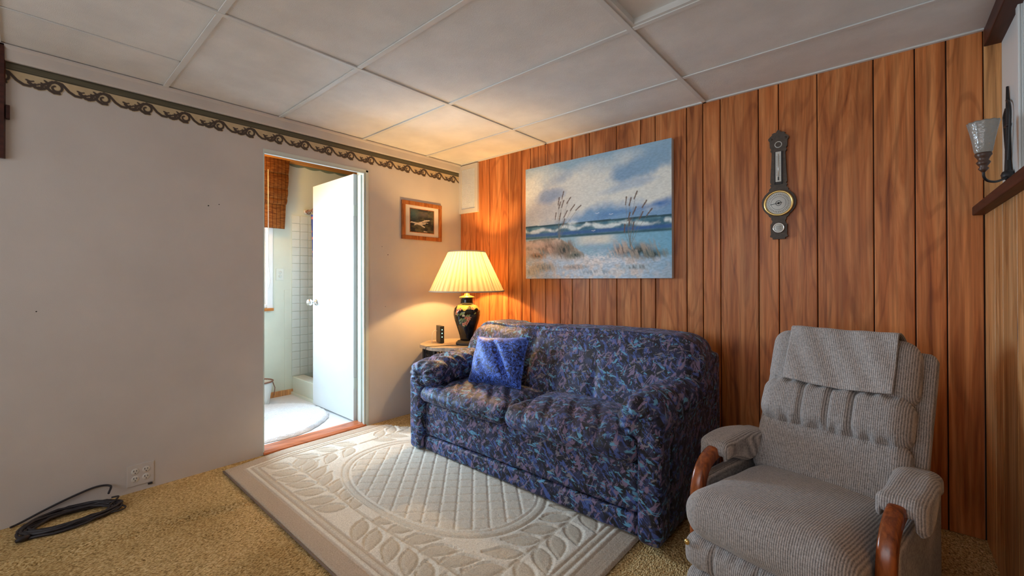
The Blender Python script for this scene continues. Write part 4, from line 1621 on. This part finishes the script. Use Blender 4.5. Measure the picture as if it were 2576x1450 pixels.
def over(K, c, m, k=1.0):
    m = np.clip(m, 0, 1)[..., None] * k
    return K * (1 - m) + c * m


n2 = fbm(P3, 4, 5)
n3 = fbm(P3 + 9, 22, 4)
nfine = fbm(P3 * np.array([1, 2.2, 1]), 60, 3)
sky_t = np.clip((Vv - .46) / .54, 0, 1)
K = np.zeros(U.shape + (3,)) + c8(218, 217, 208)
K = over(K, c8(142, 172, 192), (sky_t - .70 + .5 * (n2 - .5) + .25 * (np.abs(U - .45) - .25)) / .25)
K = over(K, c8(100, 146, 188), (.20 - sky_t + .5 * (n2 - .5) + .20 * (U - .4)) / .14, .9)
K = over(K, c8(190, 178, 172), np.exp(-(((U - .12) / .2) ** 2 + ((Vv - .60) / .12) ** 2)) * 1.2, .6)
K = over(K, c8(150, 170, 186), (.5 - np.abs(U - .02) * 6 + (n2 - .5)) * .9, .8)
for (x, y, rx, ry, c, a) in ((450, 440, .10, .05, c8(158, 174, 190), .8), (330, 610, .13, .06, c8(146, 160, 184), .9), (420, 580, .08, .05, c8(150, 166, 188), .7),
                             (1210, 320, .16, .09, c8(128, 158, 186), 1.0), (1340, 260, .12, .09, c8(132, 164, 188), .9), (1130, 500, .17, .03, c8(160, 178, 196), .7), (1330, 690, .20, .045, c8(74, 118, 176), 1.0),
                             (1000, 760, .16, .03, c8(92, 136, 184), .8)):
    u0, v0 = cuv(x, y)
    m = 1.6 - 1.4 * np.sqrt(((U - u0) / rx) ** 2 + ((Vv - v0 - .15 * (U - u0)) / ry) ** 2) + 2.6 * (n2 - .5) + .8 * (n3 - .5)
    K = over(K, c, m * .8, a)
hz = .475 - .015 * U
# sea
sea = Vv < hz
K = np.where(sea[..., None], c8(62, 104, 124) + (c8(112, 150, 158) - c8(62, 104, 124)) * np.clip((n3 - .35) * 2, 0, 1)[..., None], K)
K = over(K, c8(34, 66, 76), ((hz - Vv) < .016) & sea, .8)
wv1 = hz - .042 + .05 * (n2 - .5) + .012 * np.sin(U * 31 + 9 * n2)
K = over(K, c8(210, 218, 216), (1 - np.abs(Vv - wv1) / (.022 + .02 * (n3 - .5))) * (n3 * 3.4 - .6) * (Vv < hz + .01), 1)
K = over(K, c8(222, 228, 226), np.exp(-(((U - .37) / .035) ** 2 + ((Vv - hz - .004) / .02) ** 2)) * (n3 * 3 - .8), 1)
K = over(K, c8(52, 92, 150), np.exp(-((Vv - hz + .085) / .016) ** 2) * (.6 + n3), .9)
K = over(K, c8(44, 84, 92), np.exp(-((Vv - hz + .112) / .010) ** 2), .9)
# wet sand and pools
bea = np.clip((hz - .115 - Vv) / .012, 0, 1)
wet = c8(104, 166, 196) + (c8(150, 180, 192) - c8(104, 166, 196)) * np.clip(1.2 - U, 0, 1)[..., None]
K = over(K, np.zeros(3), bea, 0)
K = K * (1 - bea[..., None]) + wet * bea[..., None]
K = over(K, c8(222, 214, 196), np.exp(-(((U - .54) / .13) ** 4 + ((Vv - .315) / .045) ** 4)) * bea, .9)
K = over(K, c8(150, 168, 190), (n3 * 2 - .5) * np.exp(-(((U - .53) / .16) ** 2 + ((Vv - .235) / .05) ** 2)), .9)
# sand foreground
sand_top = .16 + .07 * np.exp(-((U - .30) / .35) ** 2) + .02 * np.sin(U * 9) + .05 * (n2 - .5)
sand = np.clip((sand_top - Vv) / .03, 0, 1)
sc_ = c8(176, 192, 206) + (c8(206, 196, 190) - c8(176, 192, 206)) * np.clip((n3 - .4) * 4, 0, 1)[..., None]
sc_ = sc_ * (.82 + .36 * nfine)[..., None]
K = K * (1 - sand[..., None]) + sc_ * sand[..., None]
K = over(K, c8(110, 160, 190), (U - .80) / .2 * sand * (n2 + .3), .7)
K = over(K, c8(226, 218, 214), np.exp(-(((U - .58) / .15) ** 2 + ((Vv - .15) / .05) ** 2)) * (nfine * 2.2 - .5), .9)
# left dune
dune = np.where(U < .46, .355 - 1.1 * np.clip(U - .26, 0, 1) ** 1.25, 0) - .03 * np.clip(.12 - U, 0, 1) * 8 * .3 + .02 * (n3 - .5)
dm = np.clip((dune - Vv) / .012, 0, 1) * np.clip((Vv - .02 + .05 * (n2 - .5)) / .05, 0, 1)
dc = c8(190, 168, 150) + (c8(120, 116, 100) - c8(190, 168, 150)) * np.clip((n3 - .42) * 5, 0, 1)[..., None]
dm2 = dm * np.clip((Vv - .12 - .1 * U + .2 * (n2 - .5)) / .08, 0, 1)
K = K * (1 - dm2[..., None]) + dc * dm2[..., None]
K = over(K, c8(212, 178, 156), np.exp(-(((U - .10) / .10) ** 2 + ((Vv - .30) / .03) ** 2)) * (n3 * 2), .8)
streak = fbm(P3 * np.array([1, .22, 1]) + np.stack([Vv * .35, Vv * 0, Vv * 0], -1), 75, 3)
def tuft(K, u0, v0, rx, ry, cA, cB, k=1.0):
    m = 1.5 - 1.5 * np.sqrt(((U - u0) / rx) ** 2 + ((Vv - v0) / ry) ** 2) + 1.6 * (streak - .5)
    cc = cA + (cB - cA) * np.clip((streak - .36) * 4.5, 0, 1)[..., None]
    m = np.clip(m, 0, 1)[..., None] * k
    return K * (1 - m) + cc * m
K = tuft(K, .20, .265, .10, .08, c8(110, 84, 70), c8(190, 156, 134))
K = tuft(K, .31, .245, .10, .085, c8(46, 52, 46), c8(128, 112, 96))
K = tuft(K, .40, .195, .07, .035, c8(54, 64, 60), c8(120, 120, 108))
K = tuft(K, .10, .205, .09, .035, c8(66, 66, 52), c8(170, 136, 112))
K = tuft(K, .16, .10, .14, .05, c8(84, 88, 78), c8(176, 164, 148), .8)
K = tuft(K, .40, .095, .12, .03, c8(86, 78, 66), c8(186, 164, 150), .8)
K = tuft(K, .71, .215, .09, .075, c8(120, 100, 88), c8(196, 172, 156))
K = tuft(K, .82, .205, .13, .085, c8(58, 68, 66), c8(160, 146, 132))
K = tuft(K, .90, .175, .09, .05, c8(54, 68, 66), c8(124, 124, 112))
K = tuft(K, .80, .085, .14, .03, c8(60, 84, 92), c8(170, 188, 198), .8)
# reeds
PT = np.stack([U * 1.34, Vv], -1)
def reed(K, base, head, hl, ang):
    hx, hy = head[0] * 1.34, head[1]
    bx, by = base[0] * 1.34, base[1]
    mid = ((hx + bx) / 2 - .012, (hy + by) / 2 + .01)
    d = poly_dist(PT, [(bx, by), mid, (hx, hy)], .0014, .0010)
    K = over(K, c8(112, 112, 104), 1 - d / .002, .55)
    ex, ey = hx + hl * math.cos(ang), hy + hl * math.sin(ang)
    d = poly_dist(PT, [(hx - hl * math.cos(ang), hy - hl * math.sin(ang)), (hx, hy), (ex, ey)], .0035, .005)
    d2 = d + .004 * (nfine - .5)
    return over(K, c8(104, 80, 66), 1 - d2 / .002, .9)
for (x, y, a) in ((497, 590, 1.3), (453, 650, 1.35), (462, 690, 1.25), (495, 675, 1.2), (557, 640, .9), (595, 710, .8), (655, 710, .6), (525, 770, 1.0), (420, 790, 1.4), (465, 795, 1.3), (505, 850, 1.2)):
    K = reed(K, (.275, .33), cuv(x, y), .030, a)
for (x, y, a) in ((1090, 650, 1.45), (1125, 660, 1.3), (1170, 600, 1.15), (1240, 685, .95), (1160, 745, 1.1), (1280, 760, .85), (1115, 800, 1.3), (1215, 790, 1.1), (1078, 910, 1.5), (1150, 890, 1.4), (1120, 850, 1.4)):
    K = reed(K, (.765, .24), cuv(x, y), .030, a)
# gulls and foam sparkle
for (x, y) in ((835, 765), (960, 775), (800, 930)):
    u0, v0 = cuv(x, y)
    d = poly_dist(PT, [((u0 - .012) * 1.34, v0 + .004), (u0 * 1.34, v0), ((u0 + .012) * 1.34, v0 + .004)], .001, .001)
    K = over(K, c8(220, 225, 228), 1 - d / .002, .8)
K = tuft(K, .05, .06, .08, .05, c8(96, 100, 88), c8(190, 182, 168), .8)
K = tuft(K, .55, .05, .20, .03, c8(120, 134, 148), c8(214, 214, 214), .7)
K = K * (.92 + .34 * nfine)[..., None]
V = np.stack([-pw / 2 + .001 + U * (pw - .002), np.full(U.shape, -.0385), .001 + Vv * (ph - .002)], -1).reshape(-1, 3)
F = [(i * gm + j, (i + 1) * gm + j, (i + 1) * gm + j + 1, i * gm + j + 1) for i in range(gn - 1) for j in range(gm - 1)]
fromdata('painted_face', V, F, M['vc_canvas'], pt, False, col=np.clip(K, 0, 1).reshape(-1, 3))

# ------------------------------------------------------------------ barometer
br = empty('barometer', (-.440, YB, 1.372), 0, 'dark carved banjo barometer with brass ringed dial on panelling', 'barometer')
SXc, SZc = .00042, .000492
half = [(1325, 72), (1308, 72), (1300, 100), (1285, 100), (1275, 92), (1160, 95), (1148, 80), (1120, 72), (1100, 86), (1085, 84), (1065, 112), (1048, 118), (1020, 150), (985, 178), (945, 194), (900, 196), (860, 186), (820, 160), (790, 124),
        (775, 108), (760, 112), (735, 86), (712, 98), (695, 84), (680, 96), (560, 88), (420, 80), (345, 78), (325, 92), (300, 84), (285, 98), (215, 101), (195, 116), (180, 118), (160, 96), (140, 70), (128, 76), (118, 46), (122, 30), (108, 20), (95, 12)]
L_ = [(w * SXc * 1.0, (1325 - y) * SZc) for y, w in half]
poly = L_ + [(-a, b) for a, b in L_[::-1]]
extrude('case', poly, -.022, -.001, 1, M['carved'], br, 0)
def disc(name, cz, r, y0, y1, mat, parent, seg=48, r2=None, cx=0):
    return lathe(name, [(r, 0), (r, (y0 - y1)), (r2 or r * .97, (y0 - y1) + .001)], mat, parent, seg, loc=(cx, y0, cz), rot=(PI / 2, 0, 0))
dz_ = (1325 - 922) * SZc
d_ = disc('dial', dz_, .062, -.022, -.026, M['dial'], br)
def ring(name, cz, R_, r_, y, mat, parent):
    return tube(name, [(R_ * math.cos(a), y, cz + R_ * math.sin(a)) for a in np.linspace(0, 2 * PI, 49)[:-1]], r_, mat, parent, 10, closed=True)
ring('brass_bezel', dz_, .066, .006, -.026, M['brass'], br)
for k in range(36):
    a = k / 36 * 2 * PI
    r0_, r1_ = (.044, .052)
    tube('dial_mark', [(r0_ * math.cos(a), -.0275, dz_ + r0_ * math.sin(a)), (r1_ * math.cos(a), -.0275, dz_ + r1_ * math.sin(a))], .0007, M['ink'], br, 4)
ring('inner_ring', dz_, .013, .0012, -.027, M['ink'], br)
ring('inner_ring', dz_, .036, .0006, -.0268, M['ink'], br)
tube('pointer', [(-.040, -.029, dz_ - .006), (.018, -.029, dz_ + .003)], .0012, M['ink'], br, 6)
lathe('hub', [(.006, 0), (.004, .004)], M['ink'], br, 12, loc=(0, -.027, dz_), rot=(PI / 2, 0, 0))
z0_, z1_ = (1325 - 680) * SZc, (1325 - 340) * SZc
box('thermometer_plate', (-.0135, -.0265, z0_), (.0135, -.0215, z1_), M['dial'], br, .001)
boxes('thermometer_recess', [((-.019, -.025, z0_ - .012), (-.0145, -.021, z1_ + .002)), ((.0145, -.025, z0_ - .012), (.019, -.021, z1_ + .002)), ((-.019, -.025, z0_ - .014), (.019, -.021, z0_ - .004))], M['iron'], br, .001)
tube('mercury_tube', [(0, -.0275, z0_ + .012), (0, -.0275, z1_ - .012)], .0014, M['chrome'], br, 6)
tube('tube_bulb', [(0, -.0275, z0_ + .008), (0, -.0275, z0_ + .026)], .0026, M['ink'], br, 8)
for k in range(14):
    z = z0_ + .035 + k * .008
    for s in (-1, 1):
        box('scale_mark', (s * .007 - .003, -.0272, z), (s * .007 + .003, -.0262, z + .0012), M['ink'], br)
ring('top_inlay', (1325 - 258) * SZc, .016, .0022, -.022, M['dial'], br)
disc('small_dial', (1325 - 1200) * SZc, .023, -.022, -.026, M['dial'], br, 32)
ring('small_bezel', (1325 - 1200) * SZc, .025, .0032, -.026, M['chrome'], br)
for k, (a, b) in enumerate(((-.012, .012), (-.014, .010), (-.010, .012))):
    z = (1325 - 1200) * SZc + .007 - k * .007
    box('small_dial_mark', (a, -.0278, z), (b, -.0268, z + .0015), M['ink'], br)
for s in (-1, 1):
    lathe('rosette', [(.006, 0), (.004, .003)], M['carved'], br, 12, loc=(s * .034, -.022, (1325 - 190) * SZc), rot=(PI / 2, 0, 0))

# ------------------------------------------------------------------ wall sconce
sc = empty('wall_sconce', (XR2, 2.60, 1.47), 0, 'iron wall sconce with fluted glass shade above dark ledge', 'wall sconce')
bp = [(-.004, -.03, .035), (-.012, -.02, .09), (-.010, 0, .16), (-.008, .01, .26), (-.006, .02, .36), (-.006, .03, .46)]
tube('back_stem', bp, [.010, .012, .009, .008, .007, .004], M['iron'], sc, 8)
for s in (-1, 1):
    lp_ = [(-.010, .0 + s * .004, .14), (-.010, .008 + s * .035, .24), (-.010, .012 + s * .055, .33), (-.010, .02 + s * .048, .375 if s < 0 else .35), (-.010, .022 + s * .008, .40 if s < 0 else .37)]
    tube('scroll', spline(lp_), .0045, M['iron'], sc, 6)
tube('cross_piece', [(-.010, -.012, .295), (-.010, .048, .30)], .0055, M['iron'], sc, 6)
lathe('knuckle', [(.004, -.022), (.018, -.012), (.020, 0), (.016, .012), (.004, .020)], M['iron'], sc, 16, loc=(-.016, -.04, .09))
tube('tail', [(-.012, -.04, .08), (-.014, -.02, .045), (-.012, .0, .012)], [.007, .006, .003], M['iron'], sc, 6)
SP = (-.100, -.195, .0)     # shade axis relative to the sconce foot
arm = [(-.018, -.045, .085), (-.035, -.08, .068), (-.060, -.125, .055), (-.085, -.165, .055), (-.098, -.188, .068), (SP[0], SP[1], .095)]
tube('arm', spline(arm), .0045, M['iron'], sc, 8)
lathe('candle_cup', [(.005, .085), (.009, .09), (.015, .098), (.010, .106), (.016, .114), (.020, .122), (.014, .130), (.018, .140), (.024, .150), (.021, .162)], M['bronze'], sc, 24, loc=SP)
m, nt, b = new_mat('pressed_glass')
b.inputs['Base Color'].default_value = (.62, .58, .52, 1)
b.inputs['Roughness'].default_value = .12
b.inputs['Transmission Weight'].default_value = .55
bump(nt, b, noise(nt, coords(nt), 90, 2), .5, .004)
M['pglass'] = m
seg = 72
V, F = [], []
pf = [(.022, .158), (.025, .165), (.030, .200), (.036, .235), (.043, .268), (.045, .275), (.043, .274), (.034, .236), (.027, .200), (.022, .168)]
for i, (r, z) in enumerate(pf):
    for k in range(seg):
        a = 2 * PI * k / seg
        r2_ = r * (1 + .015 * math.cos(a * 12))
        zz = z + (.001 * math.cos(a * 12) if z > .26 else 0)
        V.append((r2_ * math.cos(a) + SP[0], r2_ * math.sin(a) + SP[1], zz))
F = [(i * seg + k, i * seg + (k + 1) % seg, (i + 1) * seg + (k + 1) % seg, (i + 1) * seg + k) for i in range(len(pf) - 1) for k in range(seg)]
fromdata('glass_shade', V, F, M['pglass'], sc, True)
